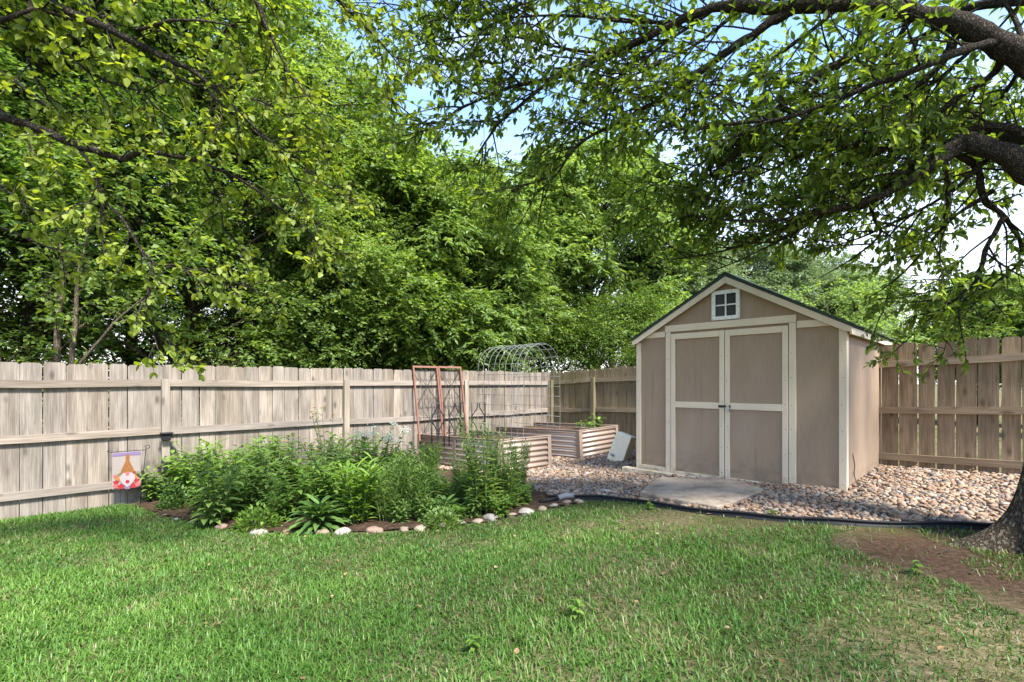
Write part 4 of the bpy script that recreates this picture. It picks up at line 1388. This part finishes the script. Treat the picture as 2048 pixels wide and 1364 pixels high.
# ------------------------------------------------------------------ trees
class Tree:
    """collects limbs, twigs and leaves of one hand-laid tree"""
    def __init__(s, seed):
        s.r = np.random.default_rng(seed)
        s.limbs, s.twigs, s.skip = [], MB(), None
        s.pos, s.d, s.up, s.sz = [], [], [], []

    def limb(s, pts, per=6):
        """pts rows (x,y,z,r)"""
        L = smooth_line(np.array(pts, float), per)
        wob = s.r.normal(0, 1, (len(L), 3))
        wob = (wob + np.roll(wob, 1, 0) + np.roll(wob, 2, 0)) / 3
        L[:, :3] += wob * np.minimum(.012, L[:, 3:4] * .35)
        s.limbs.append(L)
        return L

    def child(s, p, tan, length, droop, spread, fwd=.75, n=5, up=0.0):
        r = s.r
        v = r.normal(0, 1, 3) + (0, 0, up)
        v -= tan * np.dot(v, tan)
        v = v / max(np.linalg.norm(v), 1e-6)
        d = nrm(fwd * tan + spread * v)
        pts = [np.array(p)]
        for k in range(n - 1):
            d = nrm(d + np.array([0, 0, -droop]) + r.normal(0, .13, 3))
            pts.append(pts[-1] + d * length / (n - 1))
        return np.array(pts)

    def walk(s, L, spacing, start=0.0):
        seg = np.linalg.norm(np.diff(L[:, :3], axis=0), axis=1)
        cum = np.concatenate([[0], np.cumsum(seg)])
        t = cum[-1] * start + s.r.uniform(0, spacing)
        while t < cum[-1]:
            i = min(np.searchsorted(cum, t) - 1, len(L) - 2)
            i = max(i, 0)
            f = (t - cum[i]) / max(seg[i], 1e-6)
            yield L[i] * (1 - f) + L[i + 1] * f, nrm(L[i + 1, :3] - L[i, :3]), t / cum[-1]
            t += spacing * s.r.uniform(.6, 1.4)

    def leaf_whorl(s, tw, n, size, spread, along=.5):
        r = s.r
        f = 1 - along * r.random(n) ** 1.3
        k = len(tw)
        pos = np.stack([np.interp(f, np.linspace(0, 1, k), tw[:, c]) for c in range(3)], -1)
        tan = nrm(tw[-1] - tw[-2])
        d = nrm(tan * .7 + r.normal(0, 1, (n, 3)) * spread + (0, 0, -.25))
        s.pos.append(pos)
        s.d.append(d)
        s.up.append(nrm(r.normal(0, .55, (n, 3)) + (0, 0, 1)))
        s.sz.append(size * r.uniform(.7, 1.2, n))

    def clear(s, test):
        """drop the leaves that hang where the tree has been pruned"""
        for k in range(len(s.pos)):
            ok = ~test(s.pos[k])
            for a in (s.pos, s.d, s.up, s.sz): a[k] = a[k][ok]

    def foliate(s, L, branch_gap, blen, twig_gap, tlen, nleaf, size, start=.15, droop=.10, spread=.75, leafspread=.55, rb=.008, up=0.0):
        for p, tan, f in s.walk(L, branch_gap, start):
            bl = s.r.uniform(*blen) * (1.1 - .45 * f)
            B = s.child(p[:3], tan, bl, droop, spread, up=up)
            if s.skip is not None and s.skip(B)[2:].any(): continue
            s.twigs.tube(smooth_line(B, 2), np.linspace(min(rb, p[3] * .7 + .002), .0028, 2 * (len(B) - 1) + 1), 5, cap=False)
            Bl = np.concatenate([B, np.zeros((len(B), 1))], 1)
            for q, tn, g in s.walk(Bl, twig_gap, .12):
                if s.skip is not None and s.skip(q[None, :3])[0]: continue
                T_ = s.child(q[:3], tn, s.r.uniform(*tlen), droop * .8, .8, n=4)
                s.twigs.tube(T_, np.linspace(.0032, .0014, len(T_)), 4, cap=False)
                s.leaf_whorl(T_, s.r.integers(*nleaf), size, leafspread, .75)
            s.leaf_whorl(B, s.r.integers(*nleaf), size, leafspread, .3)
        s.leaf_whorl(L[-6:, :3], 8, size, leafspread, .5)

    def build(s, root, lmat, bmat, tpl, width=1.0, sides=12):
        for L in s.limbs:
            sd = sides if L[:, 3].max() > .02 else 7
            MB().tube(L[:, :3], L[:, 3], sd).build('limb', bmat, root, True)
        s.twigs.build('twigs', bmat, root, True)
        V, Fc, a = scatter(tpl, np.concatenate(s.pos), np.concatenate(s.d), np.concatenate(s.up), np.concatenate(s.sz), width)
        obj('crown', V, [Fc], lmat, root, True, {'rnd': a})
        return len(Fc)


def pl(rows, k=1.0):
    return [(*at(px, py, Y), r * k) for px, py, Y, r in rows]


# the big shade tree at the right edge
zt0 = float(ground(*OAK))
oak = thing('shade_tree', 'big shade tree with furrowed trunk at the right, limbs arching over the shed', 'tree', (OAK[0], OAK[1], zt0))
ns = 64
ang = np.linspace(0, 2 * math.pi, ns, endpoint=False)
zs = np.concatenate([np.linspace(-.12, .5, 22), np.linspace(.58, 2.75, 22)])
V = []
roots = [(2.75, 1.0, .30), (3.75, 1.15, .26), (4.6, .8, .3), (5.6, .8, .35), (1.5, .8, .35), (.4, .9, .35)]
for z in zs:
    rr_ = .265 - .022 * z + .0
    lob = sum(a_ * np.exp(-((np.angle(np.exp(1j * (ang - c_)))) / w_) ** 2) for c_, a_, w_ in roots)
    fl = (.05 + .28 * lob) * math.exp(-max(z + .02, -.08) / .15) + .05 * lob * math.exp(-max(z, 0) / .7)
    rad_ = rr_ + fl + .008 * np.sin(9 * ang + 2 * z) + .006 * np.sin(17 * ang - 3 * z)
    cxx, cyy = .07 * z + .04 * z * z, .02 * z
    V += [(cxx + q_ * math.cos(a_), cyy + q_ * math.sin(a_), z) for q_, a_ in zip(rad_, ang)]
i = np.arange(len(zs) - 1)[:, None] * ns
j = np.arange(ns)[None]
q = np.stack([i + j, i + (j + 1) % ns, i + ns + (j + 1) % ns, i + ns + j], -1).reshape(-1, 4)
obj('trunk', V, [q], M['bark'], oak, True)
TO = np.array([OAK[0], OAK[1], zt0])
T = Tree(21)
bumpy = np.random.default_rng(8)
fork = (4.32, 3.36, 2.75, .15)
lim = []
lim.append(T.limb([fork] + pl([(2160, 225, 3.32, .115), (2105, 160, 3.3, .108), (2048, 115, 3.3, .10), (1963, 68, 3.3, .09), (1878, 34, 3.35, .08), (1758, 14, 3.45, .068), (1690, 5, 3.5, .066), (1587, 14, 3.6, .058), (1519, 17, 3.7, .05), (1433, 14, 3.8, .042), (1348, 48, 3.9, .037), (1213, 109, 4.05, .031), (1110, 157, 4.15, .026), (1042, 170, 4.25, .02), (990, 185, 4.3, .016), (922, 219, 4.4, .012), (871, 253, 4.45, .008), (785, 278, 4.6, .004)])))
lim.append(T.limb([(4.22, 3.36, 2.3, .13)] + pl([(2150, 420, 3.4, .11), (2095, 370, 3.4, .105), (2048, 335, 3.4, .098), (1990, 300, 3.42, .085), (1929, 285, 3.5, .075), (1888, 300, 3.55, .06), (1836, 328, 3.65, .052), (1792, 362, 3.75, .046), (1741, 403, 3.9, .04), (1655, 424, 4.1, .032), (1587, 448, 4.25, .025), (1500, 485, 4.4, .016), (1420, 508, 4.6, .010), (1330, 520, 4.8, .005)])))
mk = lambda rows: lim.append(T.limb(pl(rows)))
mk([(1929, 290, 3.5, .05), (1850, 345, 3.55, .035), (1780, 385, 3.6, .028), (1680, 415, 3.75, .022), (1560, 440, 3.9, .016), (1450, 440, 4.1, .010), (1350, 425, 4.3, .005)])
mk([(1110, 157, 4.15, .02), (1007, 236, 4.3, .014), (973, 280, 4.4, .010), (936, 342, 4.5, .005)])
mk([(1042, 170, 4.2, .014), (1000, 135, 4.25, .011), (940, 120, 4.35, .009), (850, 135, 4.5, .005)])
mk([(1587, 16, 3.6, .04), (1502, 72, 3.7, .034), (1433, 120, 3.8, .031), (1348, 185, 3.95, .028), (1290, 215, 4.05, .024), (1247, 239, 4.1, .021), (1161, 287, 4.25, .016), (1110, 352, 4.4, .010), (1060, 400, 4.55, .005)])
mk([(1755, 20, 3.45, .045), (1707, 102, 3.55, .038), (1638, 150, 3.65, .033), (1553, 219, 3.8, .026), (1491, 287, 3.95, .02), (1433, 342, 4.1, .014), (1360, 390, 4.3, .006)])
mk([(2014, 79, 3.3, .035), (1895, 113, 3.2, .027), (1792, 154, 3.2, .022), (1690, 191, 3.3, .018), (1570, 236, 3.4, .014), (1450, 249, 3.6, .010), (1348, 270, 3.8, .005)])
mk([(1922, 60, 3.35, .035), (1890, 115, 3.4, .03), (1826, 178, 3.5, .025), (1758, 232, 3.6, .02), (1717, 287, 3.7, .015), (1697, 330, 3.8, .007)])
mk([(2014, 110, 3.35, .03), (1985, 150, 3.45, .025), (1912, 198, 3.5, .02), (1837, 260, 3.6, .016), (1758, 307, 3.7, .012), (1640, 340, 3.9, .006)])
mk([(1888, 296, 3.55, .022), (1780, 300, 3.7, .018), (1690, 297, 3.8, .014), (1560, 300, 4.0, .010), (1430, 310, 4.2, .005)])
mk([(2048, 270, 3.45, .035), (2000, 251, 3.45, .03), (1950, 255, 3.5, .024), (1912, 275, 3.55, .02)])
mk([(1905, 305, 3.55, .03), (1956, 335, 3.6, .026), (1963, 376, 3.65, .024), (1973, 403, 3.7, .022), (2004, 430, 3.75, .02), (2031, 461, 3.8, .017), (2045, 500, 3.85, .012)])
mk([(2008, 435, 3.75, .02), (1975, 490, 3.8, .018), (1955, 555, 3.85, .015), (1920, 592, 3.9, .012), (1880, 620, 4.0, .008), (1840, 655, 4.1, .004)])
mk([(1741, 403, 3.9, .02), (1748, 440, 3.95, .015), (1760, 470, 4.0, .012), (1700, 520, 4.2, .008), (1640, 555, 4.4, .004)])
mk([(1990, 380, 3.6, .02), (1900, 440, 3.8, .016), (1850, 500, 4.0, .012), (1790, 560, 4.2, .008), (1730, 600, 4.4, .004)])
mk([(1655, 424, 4.1, .018), (1570, 475, 4.3, .012), (1480, 520, 4.5, .008), (1430, 540, 4.7, .004)])
mk([(1348, 48, 3.9, .018), (1230, 40, 4.0, .014), (1100, 30, 4.1, .010), (960, 40, 4.2, .007), (850, 30, 4.3, .004)])
mk([(1480, 20, 3.75, .018), (1390, 90, 3.9, .014), (1270, 150, 4.0, .010), (1180, 190, 4.2, .005)])
mk([(2048, 520, 3.9, .012), (2000, 560, 4.0, .010), (1950, 600, 4.1, .007), (1900, 640, 4.2, .003)])
mk([(1837, 260, 3.6, .014), (1740, 350, 3.9, .011), (1640, 420, 4.2, .008), (1540, 470, 4.5, .004)])
mk([(1553, 219, 3.8, .014), (1450, 300, 4.1, .010), (1350, 350, 4.3, .007), (1260, 390, 4.6, .004)])
lim.append(T.limb([(4.1, 3.6, 3.1, .09), (3.9, 4.5, 3.7, .06), (3.3, 5.2, 4.1, .035), (2.8, 5.6, 4.1, .012)]))
lim.append(T.limb([(4.05, 3.9, 3.3, .06), (4.3, 5.0, 3.9, .04), (4.2, 6.3, 4.2, .012)]))
lim.append(T.limb([(4.2, 3.8, 3.2, .06), (5.0, 5.0, 3.7, .04), (5.5, 6.4, 3.8, .012)]))
lim.append(T.limb([(3.9, 4.5, 3.65, .04), (3.5, 5.2, 3.5, .03), (2.9, 5.8, 3.4, .02), (2.4, 6.1, 3.3, .006)]))
lim.append(T.limb([(4.3, 5.0, 3.85, .035), (4.15, 5.8, 3.5, .02), (4.0, 6.5, 3.25, .006)]))
lim.append(T.limb([(3.9, 4.5, 3.7, .04), (4.6, 5.2, 3.2, .025), (5.0, 6.0, 2.9, .008)]))
mk([(1690, 5, 3.5, .018), (1560, 110, 3.7, .014), (1420, 200, 3.9, .010), (1280, 290, 4.2, .004)])
mk([(1830, 25, 3.4, .02), (1740, 150, 3.6, .016), (1620, 250, 3.8, .012), (1500, 330, 4.1, .008), (1400, 400, 4.4, .004)])
mk([(1960, 80, 3.35, .02), (1860, 170, 3.5, .016), (1700, 260, 3.7, .012), (1540, 340, 4.0, .008), (1400, 395, 4.3, .004)])
mk([(1433, 14, 3.8, .016), (1300, 110, 4.0, .012), (1180, 230, 4.2, .008), (1080, 310, 4.4, .004)])
mk([(1213, 109, 4.05, .014), (1120, 95, 4.15, .011), (1000, 70, 4.3, .008), (880, 80, 4.4, .006), (760, 110, 4.6, .003)])
mk([(1300, 40, 3.95, .014), (1150, 0, 4.1, .011), (980, -20, 4.2, .008), (820, 10, 4.4, .006), (700, 55, 4.6, .003)])
mk([(1990, 305, 3.45, .02), (1900, 385, 3.7, .015), (1820, 430, 3.9, .012), (1720, 475, 4.1, .008), (1620, 505, 4.4, .004)])
mk([(2060, 130, 3.35, .02), (2020, 20, 3.5, .015), (1940, -20, 3.7, .010), (1850, -10, 3.9, .004)])
mk([(2050, 120, 3.4, .018), (2000, 200, 3.7, .014), (1930, 240, 4.0, .010), (1850, 240, 4.3, .004)])
mk([(871, 253, 4.45, .008), (800, 230, 4.5, .006), (740, 190, 4.6, .004), (690, 170, 4.7, .002)])
mk([(1110, 352, 4.4, .008), (1030, 380, 4.5, .006), (980, 420, 4.7, .003)])
mk([(1900, 45, 3.4, .018), (1800, 90, 3.7, .013), (1680, 130, 4.0, .009), (1560, 150, 4.3, .004)])
nvis = len(lim)
T.skip = lambda p: (p[:, 2] < 2.5) & (p[:, 0] < 3.0) & (p[:, 1] > 2.5)      # pruned clear of the shed roof
for rows in ([(4.25, 3.36, 2.6, .12), (3.6, 2.6, 4.3, .11), (2.6, 1.6, 5.6, .07), (1.4, .9, 6.2, .03)],  # unseen upper and rear limbs, added and shaped for the shade they cast
             [(4.25, 3.4, 2.6, .12), (4.3, 3.6, 4.4, .11), (4.2, 3.7, 5.4, .07), (4.4, 3.6, 6.2, .03)],
             [(4.0, 3.3, 2.6, .14), (5.0, 3.0, 4.6, .09), (6.2, 2.6, 6.0, .03)],
             [(4.0, 3.4, 2.7, .14), (5.2, 4.2, 4.4, .08), (6.4, 5.2, 5.6, .03)],
             [(4.1, 3.5, 3.8, .09), (2.6, 3.2, 5.0, .06), (1.2, 2.9, 5.5, .04), (0, 2.7, 5.7, .02)],
             [(3.4, 2.5, 4.5, .08), (1.8, 2.6, 5.4, .05), (.5, 2.7, 5.8, .03), (-.5, 2.6, 6.0, .01)],
             [(4.0, 3.3, 2.7, .14), (4.0, 1.4, 4.4, .09), (3.6, -.6, 5.4, .05), (3.0, -2.4, 5.6, .02)],
             [(3.9, .9, 4.7, .07), (2.4, -.2, 5.5, .05), (1.2, -1.2, 5.8, .02)],
             [(4.0, 1.2, 4.5, .07), (5.2, .2, 5.6, .04), (5.8, -1.2, 5.8, .02)],
             [(4.6, 3.7, 3.5, .09), (5.8, 4.3, 4.0, .05), (7.2, 4.9, 4.3, .02)],
             [(4.3, 3.6, 4.2, .07), (4.2, 4.2, 4.6, .05), (3.9, 4.8, 4.9, .02)]):
    T.limb(rows)
for k, L in enumerate(T.limbs):
    if k < nvis:
        T.foliate(L, .088, (.38, .85), .068, (.12, .28), (5, 9), .068, .30 if k < 2 else .10, .02, .72, up=.7)
    else:
        T.foliate(L, .2, (.6, 1.2), .16, (.2, .4), (5, 9), .13, .3, .05, .9, rb=.012)
T.clear(T.skip)
for k, L in enumerate(T.limbs):
    n_ = bumpy.normal(0, 1, len(L))
    L[:, 3] *= (.80 if k < 2 else .92) * (1 + .09 * (n_ + np.roll(n_, 1)) / 1.4)
for L in T.limbs: L[:, :3] -= TO
T.twigs.V = [v - TO for v in T.twigs.V]
T.pos = [p - TO for p in T.pos]
print('shade tree leaves', T.build(oak, M['leaf_oak'], M['bark_limb'], LEAF_LANCE, 1.4))

# the smaller tree whose branches reach in from the left
lt0 = np.array([-4.9, 1.9, float(ground(-4.9, 1.9))])
lt = thing('young_elm', 'young tree reaching in from the left with fresh round yellow-green leaves', 'tree', tuple(lt0))
MB().tube([(0, 0, -.05), (.02, .02, .8), (.0, .05, 2.2), (.05, .05, 3.6), (.0, .1, 5.0)], [.15, .12, .10, .07, .02], 12).build('trunk', M['bark_pale'], lt, True)
T = Tree(33)
s0 = (-4.88, 1.95, 2.5, .05)
T.limb([s0] + pl([(-90, 215, 3.1, .03), (0, 235, 3.15, .022), (70, 255, 3.2, .021), (140, 285, 3.2, .019), (200, 305, 3.2, .017), (245, 317, 3.25, .016), (270, 308, 3.25, .015), (310, 305, 3.3, .014), (400, 325, 3.35, .011), (470, 355, 3.4, .009), (520, 385, 3.45, .007), (600, 450, 3.55, .005), (670, 520, 3.65, .003)]))
T.limb(pl([(150, 288, 3.2, .009), (185, 335, 3.2, .008), (203, 395, 3.2, .007), (200, 470, 3.2, .003)]))
T.limb(pl([(203, 398, 3.2, .008), (245, 440, 3.25, .008), (280, 495, 3.3, .007), (312, 528, 3.3, .006), (350, 530, 3.3, .005), (400, 545, 3.35, .004), (470, 565, 3.4, .003), (560, 600, 3.5, .002)]))
T.limb(pl([(310, 525, 3.3, .005), (300, 560, 3.3, .005), (294, 610, 3.3, .004), (305, 660, 3.35, .003), (322, 720, 3.35, .002)]))
T.limb([(-4.88, 1.95, 3.2, .05)] + pl([(20, -60, 2.9, .024), (110, 8, 2.95, .020), (210, 55, 3.0, .018), (280, 90, 3.05, .016), (335, 118, 3.1, .014), (385, 140, 3.15, .012), (430, 180, 3.2, .010), (500, 245, 3.3, .008), (560, 300, 3.4, .006), (640, 360, 3.5, .004), (710, 410, 3.6, .003)]))
T.limb(pl([(330, 116, 3.1, .01), (345, 150, 3.1, .009), (410, 178, 3.2, .008), (450, 215, 3.2, .007), (520, 270, 3.3, .005), (600, 320, 3.4, .003)]))
T.limb(pl([(405, 178, 3.2, .006), (460, 165, 3.2, .005), (520, 140, 3.3, .004), (590, 150, 3.4, .002)]))
T.limb([(-4.9, 1.95, 2.9, .04)] + pl([(-30, -20, 3.0, .016), (60, 62, 3.05, .013), (150, 125, 3.1, .010), (210, 160, 3.15, .007), (290, 185, 3.2, .004)]))
T.limb([(-4.88, 1.95, 3.6, .05)] + pl([(380, -90, 3.0, .02), (500, -10, 3.1, .015), (535, 60, 3.15, .010), (560, 110, 3.2, .006), (590, 170, 3.25, .003)]))
T.limb(pl([(500, -10, 3.1, .012), (640, -20, 3.2, .010), (715, 40, 3.3, .008), (770, 95, 3.4, .005), (820, 160, 3.5, .003)]))
T.limb(pl([(60, 62, 3.05, .008), (60, 130, 3.1, .007), (100, 200, 3.15, .005), (130, 240, 3.2, .003)]))
T.limb(pl([(-40, 330, 3.2, .010), (20, 390, 3.25, .007), (70, 420, 3.3, .005), (130, 440, 3.3, .003)]))
T.limb(pl([(560, 300, 3.4, .006), (600, 380, 3.5, .005), (640, 470, 3.55, .004), (660, 540, 3.6, .002)]))
T.limb(pl([(280, 60, 3.0, .008), (350, 40, 3.0, .007), (430, 45, 3.1, .005), (500, 60, 3.2, .003)]))
T.limb(pl([(-40, 60, 2.9, .012), (60, 20, 3.0, .009), (160, 40, 3.1, .006), (260, 20, 3.2, .003)]))
T.limb(pl([(-40, 120, 3.3, .012), (40, 170, 3.4, .009), (120, 230, 3.5, .007), (200, 250, 3.6, .003)]))
T.limb(pl([(210, 55, 3.0, .009), (260, 150, 3.2, .007), (330, 230, 3.3, .005), (420, 270, 3.4, .003)]))
T.limb(pl([(400, 325, 3.35, .007), (440, 400, 3.5, .005), (450, 460, 3.6, .004), (500, 510, 3.7, .002)]))
T.limb(pl([(430, 180, 3.2, .006), (540, 210, 3.3, .005), (640, 270, 3.5, .003)]))
T.limb(pl([(-40, 440, 3.4, .01), (40, 470, 3.5, .007), (110, 500, 3.6, .004), (170, 520, 3.7, .002)]))
for L in T.limbs:
    L[:, 3] *= 1.25
    T.foliate(L, .105, (.22, .5), .06, (.06, .17), (4, 7), .051, .18, .08, .8, .6, .0045)
for L in T.limbs: L[:, :3] -= lt0
T.twigs.V = [v - lt0 for v in T.twigs.V]
T.pos = [p - lt0 for p in T.pos]
print('left tree leaves', T.build(lt, M['leaf_left'], M['bark_limb'], LEAF_OVATE, 1.0, 8))


# woodland trees beyond the fences
def wood_tree(seed, H, Rr, zlow, nlobe, twigs_per, leaf_n, leaf, lobe_r=(.55, 1.0), tpl=None, wid=1.15):
    r = np.random.default_rng(seed)
    tk = MB()
    lean = r.normal(0, .25, 2)
    sp = smooth_line(np.array([(0, 0, -.2), (lean[0] * .2, lean[1] * .2, H * .3), (lean[0] * .7, lean[1] * .7, H * .6), (lean[0], lean[1], H * .93)]), 4)
    tk.tube(sp, np.linspace(.14, .02, len(sp)), 9)
    pos, d = [], []
    for k in range(nlobe):
        f = r.random() ** .85
        z = zlow + (H - zlow) * f
        prof = (1 - ((f - .47) / .62) ** 2)
        ra = Rr * math.sqrt(max(prof, .04)) * math.sqrt(r.uniform(.25, 1.0))
        a = r.uniform(0, 6.283)
        c_ = np.array([ra * math.cos(a) + lean[0] * f, ra * math.sin(a) + lean[1] * f, z])
        q = sp[np.argmin(np.abs(sp[:, 2] - max(z - ra * .6, .8)))]
        midp = (q + c_) / 2 + np.array([0, 0, .12 * ra])
        tk.tube(smooth_line(np.array([q, midp, c_]), 3), np.linspace(.005 * H, .0012 * H, 7), 5, cap=False)
        lr = r.uniform(*lobe_r)
        for w_ in range(twigs_per):
            v = nrm(r.normal(0, 1, 3) + np.array([.55 * math.cos(a), .55 * math.sin(a), .45]))
            st_ = c_ + v * lr * np.array([1, 1, .62]) * r.uniform(.35, 1.0)
            out = nrm(v * (1, 1, .35) + r.normal(0, .35, 3))
            n = leaf_n
            t_ = np.linspace(0, 1, n)
            ln = r.uniform(.28, .55)
            side = nrm(np.cross(out, (0, 0, 1)))
            alt = np.where(np.arange(n) % 2, 1, -1)[:, None]
            p_ = st_ + out * (t_ * ln)[:, None] + np.array([0, 0, -.28])[None] * (t_ ** 2 * ln)[:, None]
            pos.append(p_ + r.normal(0, .015, (n, 3)))
            d.append(out * .55 + side * alt * .8 + r.normal(0, .3, (n, 3)) + (0, 0, -.3))
    pos, d = np.concatenate(pos), np.concatenate(d)
    V, Fc, a = scatter(tpl or LEAF_SMALL, pos, d, nrm(r.normal(0, .45, pos.shape) + (0, 0, 1)), leaf * r.uniform(.7, 1.25, len(pos)), wid)
    return tk, (V, Fc, a)


VAR = {}
def put_tree(var, x, y, s, lmat, label, group, name='woodland_tree', cat='tree', bmat='bark_dark', rz=None):
    key = var
    rz = random.uniform(0, 6.28) if rz is None else rz
    if key not in VAR:
        tk, (V, Fc, a) = wood_tree(*TREES[var])
        root = thing(name, label, cat, (0, 0, 0), 0, group)
        tk.build('trunk', M[bmat], root, True)
        obj('crown', V, [Fc], M[lmat], root, False, {'rnd': a})
        VAR[key] = root
    else:
        src = VAR[key]
        root = src.copy()
        root.name = name
        COL.objects.link(root)
        for ch in list(src.children):
            c_ = ch.copy()
            COL.objects.link(c_)
            c_.parent = root
        tag(root, label, cat, group)
    for ch in root.children:
        ch.material_slots[0].link = 'OBJECT'
        ch.material_slots[0].material = M[lmat] if ch.name.startswith('crown') else M[bmat]
    root.location = (x, y, float(ground(x, y)))
    root.rotation_euler = (0, 0, rz)
    root.scale = (s, s, s) if not isinstance(s, tuple) else (s[0], s[0], s[1])
    return root


TREES = {
    'tall_a': (51, 9.6, 2.3, 1.7, 140, 38, 13, .085, (.45, .85)),
    'tall_b': (52, 9.2, 2.1, 2.0, 150, 40, 14, .068, (.35, .75)),
    'mid_a': (53, 6.6, 2.0, 2.1, 150, 38, 13, .095, (.45, .85)),
    'mid_b': (54, 6.4, 2.1, 2.0, 150, 38, 13, .125, (.4, .8), LEAF_LANCE, 1.25),
    'bush': (55, 3.0, 1.25, .3, 46, 44, 13, .05, (.3, .55)),
    'under': (56, 3.2, 1.5, 1.0, 34, 32, 12, .07, (.35, .6)),
}
GW = 'trees beyond the left fence'
def lf_(t, o): return LF(t) + NOUT * o
rows = [
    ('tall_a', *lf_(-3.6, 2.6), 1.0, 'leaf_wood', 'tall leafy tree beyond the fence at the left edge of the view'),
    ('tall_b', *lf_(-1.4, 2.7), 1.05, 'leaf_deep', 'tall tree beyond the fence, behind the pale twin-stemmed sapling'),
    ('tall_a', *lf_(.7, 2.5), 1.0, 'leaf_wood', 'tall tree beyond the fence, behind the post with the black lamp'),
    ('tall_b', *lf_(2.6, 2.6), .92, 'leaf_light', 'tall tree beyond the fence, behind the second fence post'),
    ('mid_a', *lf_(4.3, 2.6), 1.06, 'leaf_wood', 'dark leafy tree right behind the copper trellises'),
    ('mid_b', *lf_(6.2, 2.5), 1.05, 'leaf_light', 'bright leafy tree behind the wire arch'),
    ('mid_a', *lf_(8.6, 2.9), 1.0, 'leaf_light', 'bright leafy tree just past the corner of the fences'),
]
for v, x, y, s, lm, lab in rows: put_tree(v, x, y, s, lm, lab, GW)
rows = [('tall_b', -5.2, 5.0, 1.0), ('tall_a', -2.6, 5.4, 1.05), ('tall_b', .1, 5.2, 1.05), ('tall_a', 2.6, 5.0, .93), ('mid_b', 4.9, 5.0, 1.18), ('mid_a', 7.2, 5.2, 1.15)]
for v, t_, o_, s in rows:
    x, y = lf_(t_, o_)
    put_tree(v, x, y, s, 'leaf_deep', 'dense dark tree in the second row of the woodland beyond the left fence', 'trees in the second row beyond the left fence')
rows = [(-2.5, 2.6), (1.7, 2.6), (3.4, 2.4), (5.1, 2.4), (-.6, 4.4), (3.0, 4.0), (5.6, 3.8), (7.0, 2.3)]
for k, (t_, o_) in enumerate(rows):
    x, y = lf_(t_, o_)
    put_tree('under', x, y, random.uniform(.85, 1.15), 'leaf_wood', 'shaded low shrub under the trees just beyond the left fence', 'shrubs under the trees beyond the left fence', 'woodland_shrub', 'shrub')
for x, y in ((.9, 14.2), (2.9, 13.6), (5.0, 12.9), (7.2, 11.4)):
    put_tree('under', x, y, 1.0, 'leaf_light', 'low shrub just beyond the right fence', 'low shrubs beyond the right fence', 'woodland_shrub', 'shrub')
x, y = 2.6, 13.0
put_tree('bush', x, y, (1.2, 1.25), 'leaf_bush', 'fine-leaved yellow-green bush behind the fence, left of the shed', None, 'garden_bush', 'bush')
x, y = 3.5, 11.6
put_tree('bush', x, y, (.95, .9), 'leaf_bush', 'fine-leaved yellow-green bush hugging the shed roof from behind the fence', None, 'garden_bush', 'bush')
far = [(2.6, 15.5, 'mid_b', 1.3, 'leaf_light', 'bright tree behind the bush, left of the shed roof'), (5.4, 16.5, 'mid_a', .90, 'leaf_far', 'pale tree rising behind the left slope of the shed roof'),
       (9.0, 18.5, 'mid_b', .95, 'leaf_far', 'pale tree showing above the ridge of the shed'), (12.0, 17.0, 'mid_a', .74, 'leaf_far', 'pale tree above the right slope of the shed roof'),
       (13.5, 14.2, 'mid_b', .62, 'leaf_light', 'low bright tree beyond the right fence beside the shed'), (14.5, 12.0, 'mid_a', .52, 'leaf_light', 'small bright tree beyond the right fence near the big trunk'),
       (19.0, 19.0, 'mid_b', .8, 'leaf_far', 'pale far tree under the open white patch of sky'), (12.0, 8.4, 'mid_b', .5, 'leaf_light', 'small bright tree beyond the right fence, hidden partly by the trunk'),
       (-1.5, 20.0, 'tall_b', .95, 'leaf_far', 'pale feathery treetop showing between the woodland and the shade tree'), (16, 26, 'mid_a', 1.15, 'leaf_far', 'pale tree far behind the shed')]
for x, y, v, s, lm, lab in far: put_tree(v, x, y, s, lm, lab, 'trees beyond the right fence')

# the pale twin-stemmed sapling close behind the fence
sx0 = lf_(-1.02, .55)
sp_t = thing('sapling', 'pale twin-stemmed sapling close behind the left fence', 'tree', (sx0[0], sx0[1], float(ground(*sx0))))
T = Tree(77)
T.limb([(0, 0, -.1, .05), (-.02, 0, 1.2, .042), (-.06, .02, 2.1, .035), (.0, .05, 2.9, .02), (-.15, .1, 3.7, .008)])
T.limb([(.03, 0, .8, .035), (.1, .03, 1.5, .032), (.16, .02, 2.0, .028), (.15, .1, 2.9, .02), (.35, .12, 4.0, .008)])
T.limb([(-.25, .05, -.1, .035), (-.45, .05, 1.0, .03), (-.85, .05, 1.9, .024), (-1.1, .05, 2.8, .012)])
T.limb([(.16, .02, 1.7, .02), (.6, .1, 2.3, .015), (1.2, .2, 2.9, .006)])
for L in T.limbs: T.foliate(L, .12, (.35, .75), .08, (.1, .25), (5, 8), .065, .40, .05, .9, .6, .006)
T.build(sp_t, M['leaf_wood'], M['bark_pale'], LEAF_OVATE, .9, 10)
